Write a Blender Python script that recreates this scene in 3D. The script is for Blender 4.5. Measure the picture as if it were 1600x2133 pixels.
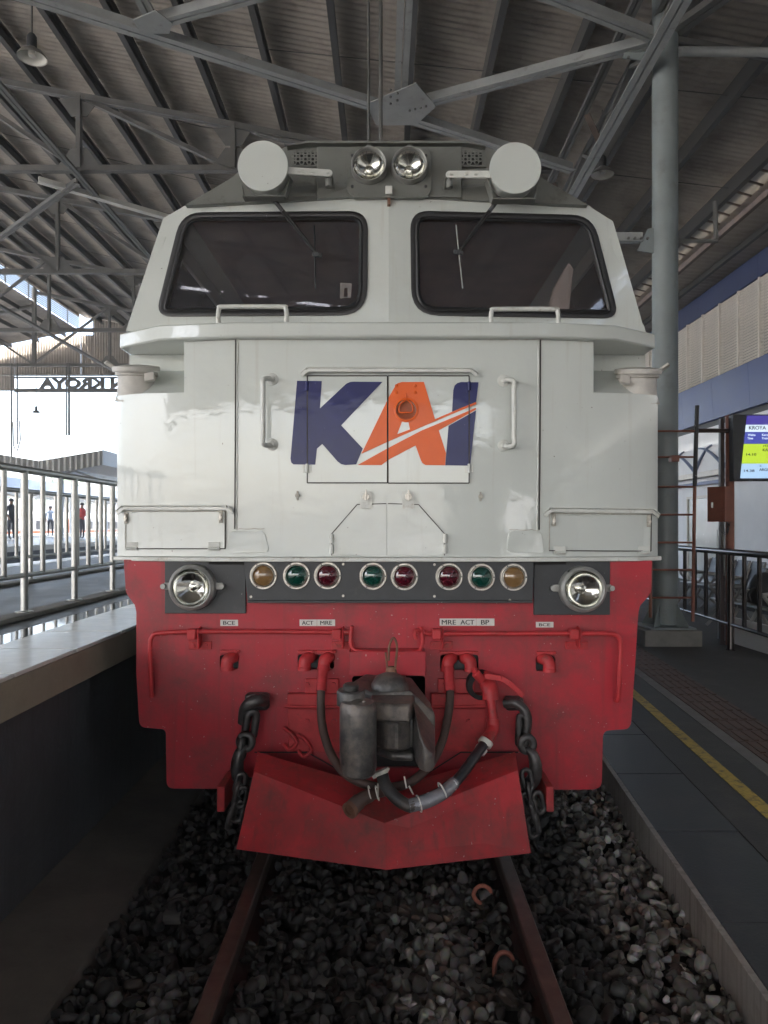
import bpy, bmesh, math, random
import numpy as np
from mathutils import Vector, Matrix, geometry
random.seed(7)
for o in list(bpy.data.objects): bpy.data.objects.remove(o)
scene = bpy.context.scene
COL = scene.collection
R = math.radians

# ---------------------------------------------------------------- camera, sky, sun, exposure
HAZE = .0045
EYE = 1.55                                   # metres above the rail head
cd = bpy.data.cameras.new('camera'); cam = bpy.data.objects.new('camera', cd); COL.objects.link(cam)
cam.location = (0, 0, EYE); cam.rotation_euler = (R(90), 0, 0)
cd.sensor_fit = 'VERTICAL'; cd.sensor_height = 34.66; cd.lens = 26.0
cd.shift_x = -5/2133; cd.shift_y = 28.5/2133
cd.clip_start = 0.05; cd.clip_end = 3000
scene.camera = cam
SUN_EL, SUN_AZ = 58, 215                     # azimuth clockwise from +Y
world = bpy.data.worlds.new('World'); scene.world = world; world.use_nodes = True
wn = world.node_tree; wn.nodes.clear()
sky = wn.nodes.new('ShaderNodeTexSky'); sky.sky_type = 'NISHITA'; sky.sun_disc = False
sky.sun_elevation = R(SUN_EL); sky.sun_rotation = R(SUN_AZ); sky.dust_density = 5.0; sky.air_density = 1.0; sky.ozone_density = 1.0
bg = wn.nodes.new('ShaderNodeBackground'); bg.inputs['Strength'].default_value = 0.15
wo = wn.nodes.new('ShaderNodeOutputWorld')
wn.links.new(sky.outputs[0], bg.inputs['Color']); wn.links.new(bg.outputs[0], wo.inputs['Surface'])
sd = bpy.data.lights.new('sun', 'SUN'); sd.energy = 3.0; sd.angle = R(0.6); sd.color = (1, .95, .88)
sun = bpy.data.objects.new('sun', sd); COL.objects.link(sun); sun.location = (0, -30, 40)
_d = Vector((math.sin(R(SUN_AZ))*math.cos(R(SUN_EL)), math.cos(R(SUN_AZ))*math.cos(R(SUN_EL)), math.sin(R(SUN_EL))))
sun.rotation_euler = _d.to_track_quat('Z', 'Y').to_euler()
scene.view_settings.view_transform = 'Standard'; scene.view_settings.look = 'None'
scene.view_settings.exposure = 3.35; scene.view_settings.gamma = 1.0
scene.view_settings.use_curve_mapping = False
scene.render.engine = 'CYCLES'
scene.cycles.max_bounces = 8; scene.cycles.diffuse_bounces = 5; scene.cycles.glossy_bounces = 4
scene.cycles.transmission_bounces = 6; scene.cycles.transparent_max_bounces = 12
scene.cycles.use_denoising = True; scene.cycles.sample_clamp_indirect = 6.0

# ---------------------------------------------------------------- helpers
CX, CY, F = 805.0, 1095.0, 1600.0
def at(px, py, Y):                            # a point of the photograph at depth Y, in metres
    return Vector(((px-CX)/F*Y, Y, EYE+(CY-py)/F*Y))
def on(px, py, fn):                           # the same on a surface Y = fn(X, Z)
    Y = 3.9
    for _ in range(8):
        p = at(px, py, Y); Y = fn(p.x, p.z)
    return at(px, py, Y)

def M(name, col, rough=.5, metal=0.0, var=0.0, vscale=4.0, bump=0.0, bscale=30.0, coat=0.0, specks=None, spec=.5, emit=None, detail=4.0, dirt=None, streak=None):
    m = bpy.data.materials.new(name); m.use_nodes = True
    nt = m.node_tree; b = nt.nodes['Principled BSDF']
    c = (*col, 1)
    b.inputs['Base Color'].default_value = c; b.inputs['Roughness'].default_value = rough
    b.inputs['Metallic'].default_value = metal; b.inputs['Coat Weight'].default_value = coat
    b.inputs['Coat Roughness'].default_value = .05
    b.inputs['Specular IOR Level'].default_value = spec
    tc = nt.nodes.new('ShaderNodeTexCoord'); last = None
    def noise(sc, det, r=.6):
        n = nt.nodes.new('ShaderNodeTexNoise'); n.inputs['Scale'].default_value = sc
        n.inputs['Detail'].default_value = det; n.inputs['Roughness'].default_value = r
        nt.links.new(tc.outputs['Object'], n.inputs['Vector']); return n
    def ramp(src, a, b_):
        mr = nt.nodes.new('ShaderNodeMapRange'); mr.inputs['From Min'].default_value = a; mr.inputs['From Max'].default_value = b_
        nt.links.new(src, mr.inputs['Value']); return mr.outputs['Result']
    def mix(fac, a, b_):
        mx = nt.nodes.new('ShaderNodeMix'); mx.data_type = 'RGBA'
        nt.links.new(fac, mx.inputs['Factor'])
        for v, i in ((a, 6), (b_, 7)):
            if isinstance(v, tuple): mx.inputs[i].default_value = v
            else: nt.links.new(v, mx.inputs[i])
        return mx.outputs[2]
    cur = c
    if var:
        n = noise(vscale, detail)
        lo = tuple(max(0, x*(1-var)) for x in col)+(1,); hi = tuple(min(1, x*(1+var)) for x in col)+(1,)
        cur = mix(ramp(n.outputs['Fac'], .3, .7), lo, hi)
        rr = nt.nodes.new('ShaderNodeMapRange'); rr.inputs['To Min'].default_value = max(.03, rough*.8); rr.inputs['To Max'].default_value = min(1, rough*1.25)
        nt.links.new(n.outputs['Fac'], rr.inputs['Value']); nt.links.new(rr.outputs['Result'], b.inputs['Roughness'])
    if dirt:
        dcol, dsc, t0, t1 = dirt
        n3 = noise(dsc, 8, .7)
        cur = mix(ramp(n3.outputs['Fac'], t0, t1), cur, (*dcol, 1))
    if streak:                                  # runs of dirty water down an upright face
        kcol, k0, k1 = streak
        mp = nt.nodes.new('ShaderNodeMapping'); mp.inputs['Scale'].default_value = (26, 26, 1.3)
        n4 = nt.nodes.new('ShaderNodeTexNoise'); n4.inputs['Scale'].default_value = 1.0; n4.inputs['Detail'].default_value = 6
        nt.links.new(tc.outputs['Object'], mp.inputs['Vector']); nt.links.new(mp.outputs[0], n4.inputs['Vector'])
        cur = mix(ramp(n4.outputs['Fac'], k0, k1), cur, (*kcol, 1))
    if specks:
        scol, ssc, th = specks
        n2 = noise(ssc, 2, .5)
        cur = mix(ramp(n2.outputs['Fac'], th, th+.03), cur, (*scol, 1))
    if not isinstance(cur, tuple): nt.links.new(cur, b.inputs['Base Color'])
    if bump:
        bn = noise(bscale, 3); bp = nt.nodes.new('ShaderNodeBump'); bp.inputs['Strength'].default_value = 1.0
        bp.inputs['Distance'].default_value = bump
        nt.links.new(bn.outputs['Fac'], bp.inputs['Height']); nt.links.new(bp.outputs['Normal'], b.inputs['Normal'])
        nt.links.new(bp.outputs['Normal'], b.inputs['Coat Normal'])
    if emit:
        b.inputs['Emission Color'].default_value = (*emit[0], 1); b.inputs['Emission Strength'].default_value = emit[1]
    return m
def MGlass(name, tint=(.8, .82, .82), refl=1.45, rough=.02, body=None):
    m = bpy.data.materials.new(name); m.use_nodes = True; nt = m.node_tree; nt.nodes.clear()
    out = nt.nodes.new('ShaderNodeOutputMaterial'); mx = nt.nodes.new('ShaderNodeMixShader')
    tr = nt.nodes.new('ShaderNodeBsdfTransparent'); tr.inputs[0].default_value = (*tint, 1)
    gl = nt.nodes.new('ShaderNodeBsdfGlossy'); gl.inputs['Roughness'].default_value = rough
    fr = nt.nodes.new('ShaderNodeFresnel'); fr.inputs[0].default_value = refl
    nt.links.new(fr.outputs[0], mx.inputs[0]); nt.links.new(gl.outputs[0], mx.inputs[2])
    src = tr.outputs[0]
    if body:
        df = nt.nodes.new('ShaderNodeBsdfDiffuse'); df.inputs[0].default_value = (*body[0], 1)
        m2 = nt.nodes.new('ShaderNodeMixShader'); m2.inputs[0].default_value = body[1]
        nt.links.new(tr.outputs[0], m2.inputs[1]); nt.links.new(df.outputs[0], m2.inputs[2]); src = m2.outputs[0]
    nt.links.new(src, mx.inputs[1]); nt.links.new(mx.outputs[0], out.inputs[0]); return m

MT = dict(
 white=M('white_paint', (.53, .56, .525), .30, var=.03, vscale=2.2, bump=.0027, bscale=5.5, coat=.85, specks=((.16, .14, .11), 60, .76), dirt=((.40, .38, .33), 9.0, .66, 1.15), streak=((.38, .35, .29), .62, 1.1)),
 whitetrim=M('white_trim_paint', (.56, .57, .53), .36, var=.08, vscale=14, bump=.0008, bscale=60, coat=.2, dirt=((.30, .25, .19), 22, .58, .78)),
 capwhite=M('dusty_cap_paint', (.47, .45, .41), .5, var=.1, vscale=20, bump=.001, bscale=50),
 grey=M('grey_roof_paint', (.17, .175, .16), .42, var=.1, vscale=5, bump=.001, bscale=12, coat=.1, dirt=((.09, .085, .075), 9, .58, .75)),
 red=M('red_paint', (.45, .018, .032), .40, var=.16, vscale=3.2, bump=.0022, bscale=7, coat=.06, spec=.42, specks=((.46, .30, .26), 55, .715), dirt=((.15, .034, .034), 3.2, .43, .70), streak=((.20, .032, .032), .54, .90)),
 redfit=M('red_fitting_paint', (.42, .030, .034), .45, spec=.35, var=.2, vscale=15, bump=.001, bscale=60, dirt=((.10, .04, .03), 12, .56, .78)),
 plow=M('red_worn_plow', (.40, .024, .030), .5, spec=.35, var=.2, vscale=5, bump=.0015, bscale=14, specks=((.42, .30, .26), 50, .73), dirt=((.13, .045, .038), 3.4, .43, .70), streak=((.13, .04, .035), .55, .85)),
 dark=M('charcoal_paint', (.036, .038, .041), .46, var=.2, vscale=8, bump=.0008, bscale=30, specks=((.35, .35, .33), 60, .75), dirt=((.09, .085, .08), 6, .6, .85)),
 rubber=M('black_rubber', (.018, .018, .019), .42, var=.2, vscale=20, specks=((.4, .4, .4), 45, .77)),
 wiperblack=M('matte_black', (.010, .010, .010), .7),
 seam=M('seam_shadow_sealant', (.05, .045, .04), .8),
 seamw=M('dirty_weld', (.38, .36, .31), .5, var=.35, vscale=30),
 steel=M('dark_greasy_steel', (.105, .100, .095), .44, metal=.45, var=.5, vscale=12, bump=.003, bscale=30, dirt=((.21, .165, .135), 6, .46, .70)),
 chain=M('chain_steel', (.075, .07, .068), .38, metal=.6, var=.4, vscale=20, bump=.002, bscale=50),
 rust=M('rusty_steel', (.16, .075, .045), .7, var=.4, vscale=12, bump=.001, bscale=60),
 rustdark=M('rusty_purlin', (.085, .062, .05), .7, var=.4, vscale=6),
 chrome=M('chrome_reflector', (.62, .62, .59), .14, metal=1.0),
 ring=M('dull_metal_ring', (.50, .47, .42), .36, metal=.7, var=.25, vscale=40, dirt=((.12, .09, .06), 60, .56, .75)),
 lamprim=M('grey_lamp_rim', (.30, .30, .28), .42, metal=.3, var=.2, vscale=30),
 hose=M('rubber_hose', (.035, .033, .032), .48, var=.3, vscale=14, dirt=((.10, .07, .05), 9, .5, .75)),
 hoserust=M('dusty_hose', (.075, .045, .036), .6, var=.35, vscale=10),
 hosenew=M('black_brake_hose', (.02, .022, .026), .32, var=.2, vscale=20, specks=((.2, .2, .2), 60, .72)),
 sleeve=M('grey_hose_sleeve', (.34, .34, .36), .25, metal=.5, var=.2, vscale=20),
 tie=M('white_cable_tie', (.62, .60, .54), .5),
 paper=M('label_white', (.62, .60, .56), .5, var=.05, vscale=30),
 ink=M('label_ink', (.02, .02, .022), .6),
 blue=M('logo_navy', (.011, .014, .100), .30, var=.14, vscale=5, bump=.0025, bscale=5, coat=.10, spec=.25, specks=((.10, .10, .22), 90, .74)),
 orange=M('logo_orange', (.74, .115, .012), .34, var=.06, vscale=5, bump=.0012, bscale=6, coat=.08, spec=.3),
 cup=M('orange_recess_shade', (.30, .065, .02), .5, var=.2, vscale=20),  # darker orange paints in the shade of the recess
 amberl=M('amber_lens', (.20, .115, .045), .12, var=.1, vscale=20, coat=.8),
 greenl=M('green_lens', (.003, .042, .030), .10, coat=.9),
 redl=M('red_lens', (.065, .004, .011), .10, coat=.9),
 glass=MGlass('cab_glass', (.84, .82, .82), 1.45, .015, ((.30, .31, .34), .065)),  # diffuse body paints a pale bluish haze into the panes
 lens=MGlass('lamp_glass', (.95, .95, .92), 1.45, .03),
 cabin=M('cab_interior_brown', (.44, .285, .24), .7, var=.2, vscale=3),
 cabdark=M('cab_interior_dark', (.03, .03, .03), .6),
 plastic=M('clear_plastic_bag', (.80, .73, .68), .2, coat=.5),
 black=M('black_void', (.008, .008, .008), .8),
 roofsheet=M('roof_sheet_underside', (.33, .298, .262), .72, var=.15, vscale=1.2, dirt=((.17, .15, .13), 1.5, .5, .75)),
 purlin=M('purlin_grey', (.055, .055, .053), .6, var=.2, vscale=3),
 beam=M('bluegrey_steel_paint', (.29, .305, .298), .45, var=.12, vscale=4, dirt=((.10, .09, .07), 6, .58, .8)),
 beamlight=M('lit_brace_paint', (.58, .58, .54), .5, var=.1),  # light falling on this brace is put into its paler colour
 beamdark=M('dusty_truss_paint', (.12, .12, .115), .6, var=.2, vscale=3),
 column=M('column_paint', (.215, .245, .245), .40, var=.10, vscale=3, bump=.0008, bscale=8, dirt=((.13, .13, .125), 2.5, .55, .8)),
 concrete=M('concrete', (.20, .19, .175), .8, var=.2, vscale=6, bump=.002, bscale=60),
 kerbwall=M('kerb_concrete', (.33, .305, .27), .75, var=.22, vscale=4, bump=.003, bscale=30, dirt=((.13, .115, .10), 4, .5, .78), streak=((.15, .13, .11), .5, .8)),
 slab=M('dark_stone_slab', (.038, .041, .046), .42, var=.3, vscale=5, bump=.0012, bscale=50, specks=((.11, .11, .11), 120, .70), dirt=((.075, .068, .060), 2.5, .50, .78)),
 asphalt=M('worn_asphalt', (.050, .046, .042), .60, var=.35, vscale=5, bump=.0035, bscale=90, specks=((.13, .12, .11), 110, .70), dirt=((.095, .085, .075), 1.8, .50, .75)),
 polished=M('polished_floor_strip', (.05, .05, .05), .06),
 bandfloor=M('dark_platform_floor', (.040, .041, .042), .40, var=.25, vscale=4, bump=.001, bscale=60),
 yellow=M('worn_yellow_line', (.55, .38, .07), .55, var=.15, vscale=12, dirt=((.10, .085, .05), 16, .50, .66)),
 tactile=M('brown_tactile_tile', (.125, .070, .052), .6, var=.25, vscale=8, dirt=((.07, .06, .055), 6, .5, .7)),
 tilelight=M('light_edge_tile', (.72, .72, .68), .24, var=.10, vscale=6, bump=.0006, bscale=40),
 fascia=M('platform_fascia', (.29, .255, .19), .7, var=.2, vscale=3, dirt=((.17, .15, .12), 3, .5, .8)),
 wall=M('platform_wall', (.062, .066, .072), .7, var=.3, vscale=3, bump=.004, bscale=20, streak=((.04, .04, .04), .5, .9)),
 ledge=M('dirty_ledge', (.085, .074, .062), .85, var=.3, vscale=4, bump=.004, bscale=25),
 stain=M('stainless_tube', (.36, .36, .345), .30, metal=.7, var=.06, vscale=10),
 railrust=M('rail_rust', (.060, .037, .030), .55, metal=.3, var=.35, vscale=10, bump=.001, bscale=60),
 railtop=M('rail_running_face', (.12, .092, .075), .34, metal=.6, var=.3, vscale=12),
 clip=M('rusty_clip', (.30, .10, .065), .6, metal=.2, var=.3, vscale=30),
 subgrade=M('oily_ballast_bed', (.012, .011, .010), .9, var=.4, vscale=20),
 ground=M('ground_concrete', (.30, .29, .27), .85, var=.15, vscale=.4),
 bluepanel=M('blue_cladding', (.022, .045, .17), .42, spec=.35, var=.15, vscale=.8, bump=.004, bscale=1.5),
 arcblue=M('arch_reflection_blue', (.13, .17, .28), .4),
 bluedark=M('blue_band', (.040, .058, .14), .5, var=.15, vscale=1),
 slat=M('cream_louvre', (.74, .70, .63), .55, var=.06, vscale=2),
 wallwhite=M('white_wall', (.78, .79, .80), .6, var=.05, vscale=1.5),
 frost=M('frosted_door', (.52, .54, .50), .25, var=.06, vscale=2, coat=.4),
 brown=M('brown_oxide_paint', (.25, .088, .054), .45, var=.18, vscale=6, bump=.0006, bscale=40),
 darkbrown=M('dark_oxide_pipe', (.05, .03, .025), .45, var=.3, vscale=8),
 blackpaint=M('black_paint', (.016, .016, .018), .4, specks=((.35, .35, .35), 26, .66)),
 dstain=M('dark_polished_rail', (.045, .038, .036), .2, metal=.6, var=.3, vscale=8),
 lampshade=M('lamp_shade_metal', (.28, .27, .25), .35, metal=.4, var=.2, vscale=10),
 lampin=M('lamp_shade_inside', (.62, .60, .55), .4),
 greyplastic=M('chair_grey', (.34, .33, .31), .4, var=.1, vscale=6),
 bag=M('black_bag', (.013, .012, .013), .55, var=.3, vscale=10, bump=.003, bscale=25),
 scrpurple=M('screen_purple', (.02, .015, .12), .3, emit=((.055, .04, .27), .115)),
 scrwhite=M('screen_white', (.3, .35, .4), .3, emit=((.62, .74, .88), .115)),
 scrblue=M('screen_blue', (.02, .03, .15), .3, emit=((.05, .065, .34), .115)),
 scrlime=M('screen_lime', (.2, .3, .02), .3, emit=((.44, .62, .03), .115)),
 scrice=M('screen_ice', (.2, .3, .4), .3, emit=((.36, .54, .76), .115)),
 scrink=M('screen_ink', (.01, .01, .03), .4),
 canopy=M('canopy_sheet', (.30, .30, .29), .6, var=.1, vscale=2),
 canopyblue=M('canopy_fascia', (.48, .54, .60), .5, var=.06, vscale=1),
 coach=M('coach_white', (.66, .66, .63), .4, var=.05, vscale=1),
 coachorange=M('coach_orange', (.75, .17, .03), .4),
 coachglass=M('coach_window', (.02, .025, .03), .1),
 leaf=M('leaf_green', (.055, .10, .028), .6, var=.4, vscale=.8),
 bark=M('bark', (.09, .07, .05), .9),
 skin=M('skin', (.30, .17, .11), .55), navy=M('navy_uniform', (.02, .022, .035), .7), shirtred=M('red_shirt', (.5, .03, .03), .7),
 shirtblue=M('light_blue_shirt', (.35, .45, .6), .7), hair=M('black_hair', (.012, .01, .01), .5),
)
def skylight_mat():
    m = bpy.data.materials.new('roof_light_sheet'); m.use_nodes = True; nt = m.node_tree; nt.nodes.clear()
    out = nt.nodes.new('ShaderNodeOutputMaterial'); mx = nt.nodes.new('ShaderNodeMixShader'); mx.inputs[0].default_value = .45
    a = nt.nodes.new('ShaderNodeBsdfTranslucent'); a.inputs[0].default_value = (.20, .19, .17, 1)
    b = nt.nodes.new('ShaderNodeBsdfDiffuse'); b.inputs[0].default_value = (.40, .38, .34, 1)
    nt.links.new(a.outputs[0], mx.inputs[1]); nt.links.new(b.outputs[0], mx.inputs[2]); nt.links.new(mx.outputs[0], out.inputs[0]); return m
MT['skylight'] = skylight_mat()
# ballast stones: one colour per stone
def stone_mat():
    m = bpy.data.materials.new('ballast_stone'); m.use_nodes = True; nt = m.node_tree; b = nt.nodes['Principled BSDF']
    a = nt.nodes.new('ShaderNodeAttribute'); a.attribute_name = 'tone'
    n = nt.nodes.new('ShaderNodeTexNoise'); n.inputs['Scale'].default_value = 45; n.inputs['Detail'].default_value = 4
    tc = nt.nodes.new('ShaderNodeTexCoord'); nt.links.new(tc.outputs['Object'], n.inputs['Vector'])
    mx = nt.nodes.new('ShaderNodeMix'); mx.data_type = 'RGBA'; mx.blend_type = 'MULTIPLY'; mx.inputs['Factor'].default_value = .6
    nt.links.new(a.outputs['Color'], mx.inputs[6]); nt.links.new(n.outputs['Color'], mx.inputs[7])
    nt.links.new(mx.outputs[2], b.inputs['Base Color']); b.inputs['Roughness'].default_value = .7
    bp = nt.nodes.new('ShaderNodeBump'); bp.inputs['Distance'].default_value = .003
    nt.links.new(n.outputs['Fac'], bp.inputs['Height']); nt.links.new(bp.outputs['Normal'], b.inputs['Normal'])
    return m
MT['stone'] = stone_mat()

class MB:
    def __init__(s): s.bm = bmesh.new(); s.mi = 0
    def quad(s, *ps):
        vs = [s.bm.verts.new(p) for p in ps]
        f = s.bm.faces.new(vs); f.material_index = s.mi; return f
    def hexa(s, b, t):
        n = len(b); vb = [s.bm.verts.new(p) for p in b]; vt = [s.bm.verts.new(p) for p in t]
        fs = [s.bm.faces.new(vb[::-1]), s.bm.faces.new(vt)]
        for i in range(n):
            j = (i+1) % n; fs.append(s.bm.faces.new((vb[i], vb[j], vt[j], vt[i])))
        for f in fs: f.material_index = s.mi
        return s
    def box(s, a, b):
        (x0, y0, z0), (x1, y1, z1) = a, b
        q = [(x0, y0), (x1, y0), (x1, y1), (x0, y1)]
        return s.hexa([(x, y, z0) for x, y in q], [(x, y, z1) for x, y in q])
    def prism(s, plan, z0, z1): return s.hexa([(x, y, z0) for x, y in plan], [(x, y, z1) for x, y in plan])
    def bar(s, p0, p1, w, h, up=(0, 0, 1), off=(0, 0)):        # a box from p0 to p1, w sideways, h along up
        p0, p1 = Vector(p0), Vector(p1); d = (p1-p0).normalized(); u = Vector(up)
        sd_ = d.cross(u)
        if sd_.length < 1e-4: sd_ = d.cross(Vector((1, 0, 0)))
        sd_.normalize(); u = sd_.cross(d)
        o = sd_*off[0]+u*off[1]
        c = [sd_*(-w/2)+u*(-h/2), sd_*(w/2)+u*(-h/2), sd_*(w/2)+u*(h/2), sd_*(-w/2)+u*(h/2)]
        return s.hexa([p0+o+k for k in c], [p1+o+k for k in c])
    def angle2(s, p0, p1, w=.16, h=.12, t=.014, gap=.016, up=(0, 0, 1)):   # two steel angles back to back
        for k in (-1, 1):
            s.bar(p0, p1, w/2-gap/2, t, up, (k*(w/4+gap/4), -h/2))
            s.bar(p0, p1, t, h-t, up, (k*(gap/2+t/2), t/2))
        return s
    def tube(s, pts, r, seg=10, closed=False, cap=True):
        pts = [Vector(p) for p in pts]; n = len(pts)
        rr = r if isinstance(r, (list, tuple)) else [r]*n
        rings = []; nrm = None
        for i in range(n):
            if closed: t = (pts[(i+1) % n]-pts[i-1]).normalized()
            else: t = (pts[min(i+1, n-1)]-pts[max(i-1, 0)]).normalized()
            if nrm is None:
                nrm = t.cross(Vector((0, 0, 1)))
                if nrm.length < 1e-3: nrm = t.cross(Vector((1, 0, 0)))
            nrm = (nrm-t*nrm.dot(t)).normalized(); bn = t.cross(nrm)
            rings.append([s.bm.verts.new(pts[i]+(nrm*math.cos(a)+bn*math.sin(a))*rr[i]) for a in [2*math.pi*k/seg for k in range(seg)]])
        m = n if closed else n-1
        for i in range(m):
            A, B = rings[i], rings[(i+1) % n]
            for k in range(seg):
                f = s.bm.faces.new((A[k], A[(k+1) % seg], B[(k+1) % seg], B[k])); f.material_index = s.mi
        if cap and not closed:
            s.bm.faces.new(rings[0][::-1]).material_index = s.mi; s.bm.faces.new(rings[-1]).material_index = s.mi
        return s
    def lathe(s, c, prof, axis=(0, -1, 0), seg=24, capstart=False, capend=False):  # prof: (radius, distance along axis)
        c = Vector(c); ax = Vector(axis).normalized(); e1 = ax.cross(Vector((0, 0, 1)))
        if e1.length < 1e-3: e1 = Vector((1, 0, 0))
        e1.normalize(); e2 = ax.cross(e1); rings = []
        for r, h in prof:
            if r < 1e-6: rings.append([s.bm.verts.new(c+ax*h)]); continue
            rings.append([s.bm.verts.new(c+ax*h+(e1*math.cos(a)+e2*math.sin(a))*r) for a in [2*math.pi*k/seg for k in range(seg)]])
        for A, B in zip(rings, rings[1:]):
            for k in range(seg):
                k2 = (k+1) % seg
                if len(A) == 1 and len(B) == 1: continue
                if len(A) == 1: f = s.bm.faces.new((A[0], B[k2], B[k]))
                elif len(B) == 1: f = s.bm.faces.new((A[k], A[k2], B[0]))
                else: f = s.bm.faces.new((A[k], A[k2], B[k2], B[k]))
                f.material_index = s.mi
        if capstart and len(rings[0]) > 1: s.bm.faces.new(rings[0][::-1]).material_index = s.mi
        if capend and len(rings[-1]) > 1: s.bm.faces.new(rings[-1]).material_index = s.mi
        return s
    def cyl(s, c, r, h, axis=(0, -1, 0), seg=20): return s.lathe(c, [(r, 0), (r, h)], axis, seg, True, True)
    def plate(s, outer, holes, fn, th, proud=0.0):             # a sheet cut to shape, th thick away from the viewer
        loops = [outer]+list(holes)
        tri = geometry.tessellate_polygon([[Vector((x, -y, 0)) for x, y in l] for l in loops])
        flat = [p for l in loops for p in l]
        fr = []
        for x, y in flat:
            p = on(x, y, lambda X, Z: fn(X, Z)-proud); fr.append(p)
        vf = [s.bm.verts.new(p) for p in fr]; vb = [s.bm.verts.new(p+Vector((0, th, 0))) for p in fr]
        for a, b, c in tri:
            for vv in ((vf[a], vf[b], vf[c]), (vb[c], vb[b], vb[a])):
                try: s.bm.faces.new(vv).material_index = s.mi
                except ValueError: pass
        i0 = 0
        for l in loops:
            n = len(l)
            for k in range(n):
                a, b = i0+k, i0+(k+1) % n
                try: s.bm.faces.new((vf[a], vf[b], vb[b], vb[a])).material_index = s.mi
                except ValueError: pass
            i0 += n
        return s
    def build(s, name, mat, parent=None, smooth=None, bevel=0, bseg=2, recalc=True):
        if recalc: bmesh.ops.recalc_face_normals(s.bm, faces=s.bm.faces[:])
        me = bpy.data.meshes.new(name); s.bm.to_mesh(me); s.bm.free()
        return link(name, me, mat, parent, smooth, bevel, bseg)
def link(name, me, mat, parent=None, smooth=None, bevel=0, bseg=2):
    o = bpy.data.objects.new(name, me); COL.objects.link(o)
    for m_ in (mat if isinstance(mat, (list, tuple)) else [mat]): me.materials.append(MT[m_] if isinstance(m_, str) else m_)
    if smooth:
        for p in me.polygons: p.use_smooth = True
        me.set_sharp_from_angle(angle=R(smooth))
    if bevel:
        b = o.modifiers.new('bevel', 'BEVEL'); b.width = bevel; b.segments = bseg; b.limit_method = 'ANGLE'; b.angle_limit = R(35)
        b.harden_normals = False
    if parent: child(o, parent)
    return o
def child(o, parent):
    o.parent = parent
    w = parent.location if parent.parent is None else Vector((0, 0, 0))
    o.matrix_parent_inverse = Matrix.Translation(-w)
def tag(o, label=None, cat=None, group=None, kind=None):
    if label: o['label'] = label
    if cat: o['category'] = cat
    if group: o['group'] = group
    if kind: o['kind'] = kind
    return o
def thing(name, label, cat, loc=(0, 0, 0), group=None):
    o = bpy.data.objects.new(name, None); COL.objects.link(o); o.location = loc; o.empty_display_size = .2
    return tag(o, label, cat, group)
def holder(name, parent, kind=None):           # a part that is itself split into sub-parts
    o = bpy.data.objects.new(name, None); COL.objects.link(o); o.parent = parent
    o.matrix_parent_inverse = Matrix.Translation(-parent.location)
    return o
def struct(o): o['kind'] = 'structure'; return o
def dup(o, parent=None, off=(0, 0, 0), rec=True):  # a copy of a thing or part with copies of its children, moved by off
    c = o.copy(); COL.objects.link(c)
    if parent is not None: c.parent = parent
    c.location = Vector(o.location)+Vector(off)
    if rec:
        for ch in list(o.children): 
            k = ch.copy(); COL.objects.link(k); k.parent = c
            for g in list(ch.children):
                q = g.copy(); COL.objects.link(q); q.parent = k
    return c
def rounded(cs, rads, n=5):
    out = []; m = len(cs)
    for i in range(m):
        p = Vector(cs[i]); a = Vector(cs[i-1]); b = Vector(cs[(i+1) % m]); r = rads[i] if isinstance(rads, (list, tuple)) else rads
        if r <= 0: out.append(tuple(p)); continue
        p0 = p+(a-p).normalized()*min(r, (a-p).length*.49); p1 = p+(b-p).normalized()*min(r, (b-p).length*.49)
        for k in range(n+1):
            t = k/n; out.append(tuple(p0*(1-t)**2+p*2*t*(1-t)+p1*t*t))
    return out
def smoothpath(pts, n=6):
    P = [Vector(p) for p in pts]; P = [P[0]*2-P[1]]+P+[P[-1]*2-P[-2]]; out = []
    for i in range(1, len(P)-2):
        p0, p1, p2, p3 = P[i-1:i+3]
        for k in range(n):
            t = k/n
            out.append(.5*((2*p1)+(p2-p0)*t+(2*p0-5*p1+4*p2-p3)*t*t+(3*p1-p0-3*p2+p3)*t**3))
    out.append(P[-2]); return out
def rect(x0, y0, x1, y1): return [(x0, y0), (x1, y0), (x1, y1), (x0, y1)]
def circ(cx, cy, r, n=24): return [(cx+r*math.cos(2*math.pi*k/n), cy+r*math.sin(2*math.pi*k/n)) for k in range(n)]
def text_mesh(body, size=1.0, ext=.004, bold=.02):
    cu = bpy.data.curves.new('lettering', 'FONT'); cu.body = body; cu.size = size; cu.extrude = ext; cu.offset = bold; cu.resolution_u = 4
    t = bpy.data.objects.new('lettering', cu); COL.objects.link(t)
    me = bpy.data.meshes.new_from_object(t.evaluated_get(bpy.context.evaluated_depsgraph_get()))
    bpy.data.objects.remove(t); bpy.data.curves.remove(cu); return me
def lettering(name, body, x0, x1, z0, z1, y, mat, parent, ext=.0015, bold=.02, keep=False):   # fitted into a rectangle facing the camera
    me = text_mesh(body, 1.0, .01, bold)
    v = np.zeros(len(me.vertices)*3, np.float32); me.vertices.foreach_get('co', v); v = v.reshape(-1, 3)
    lo, hi = v.min(0), v.max(0); w = np.empty_like(v)
    w[:, 0] = x0+(v[:, 0]-lo[0])/(hi[0]-lo[0])*(x1-x0)
    w[:, 2] = z0+(v[:, 1]-lo[1])/(hi[1]-lo[1])*(z1-z0)
    w[:, 1] = y-v[:, 2]*ext/.01
    me.vertices.foreach_set('co', w.ravel()); me.update()
    return link(name, me, mat, parent)
# ================================================================ THE SETTING
# ---- ground far and wide
g = MB(); g.quad((-150, -90, -.62), (80, -90, -.62), (80, 170, -.62), (-150, 170, -.62)); struct(g.build('ground', 'ground'))

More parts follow.
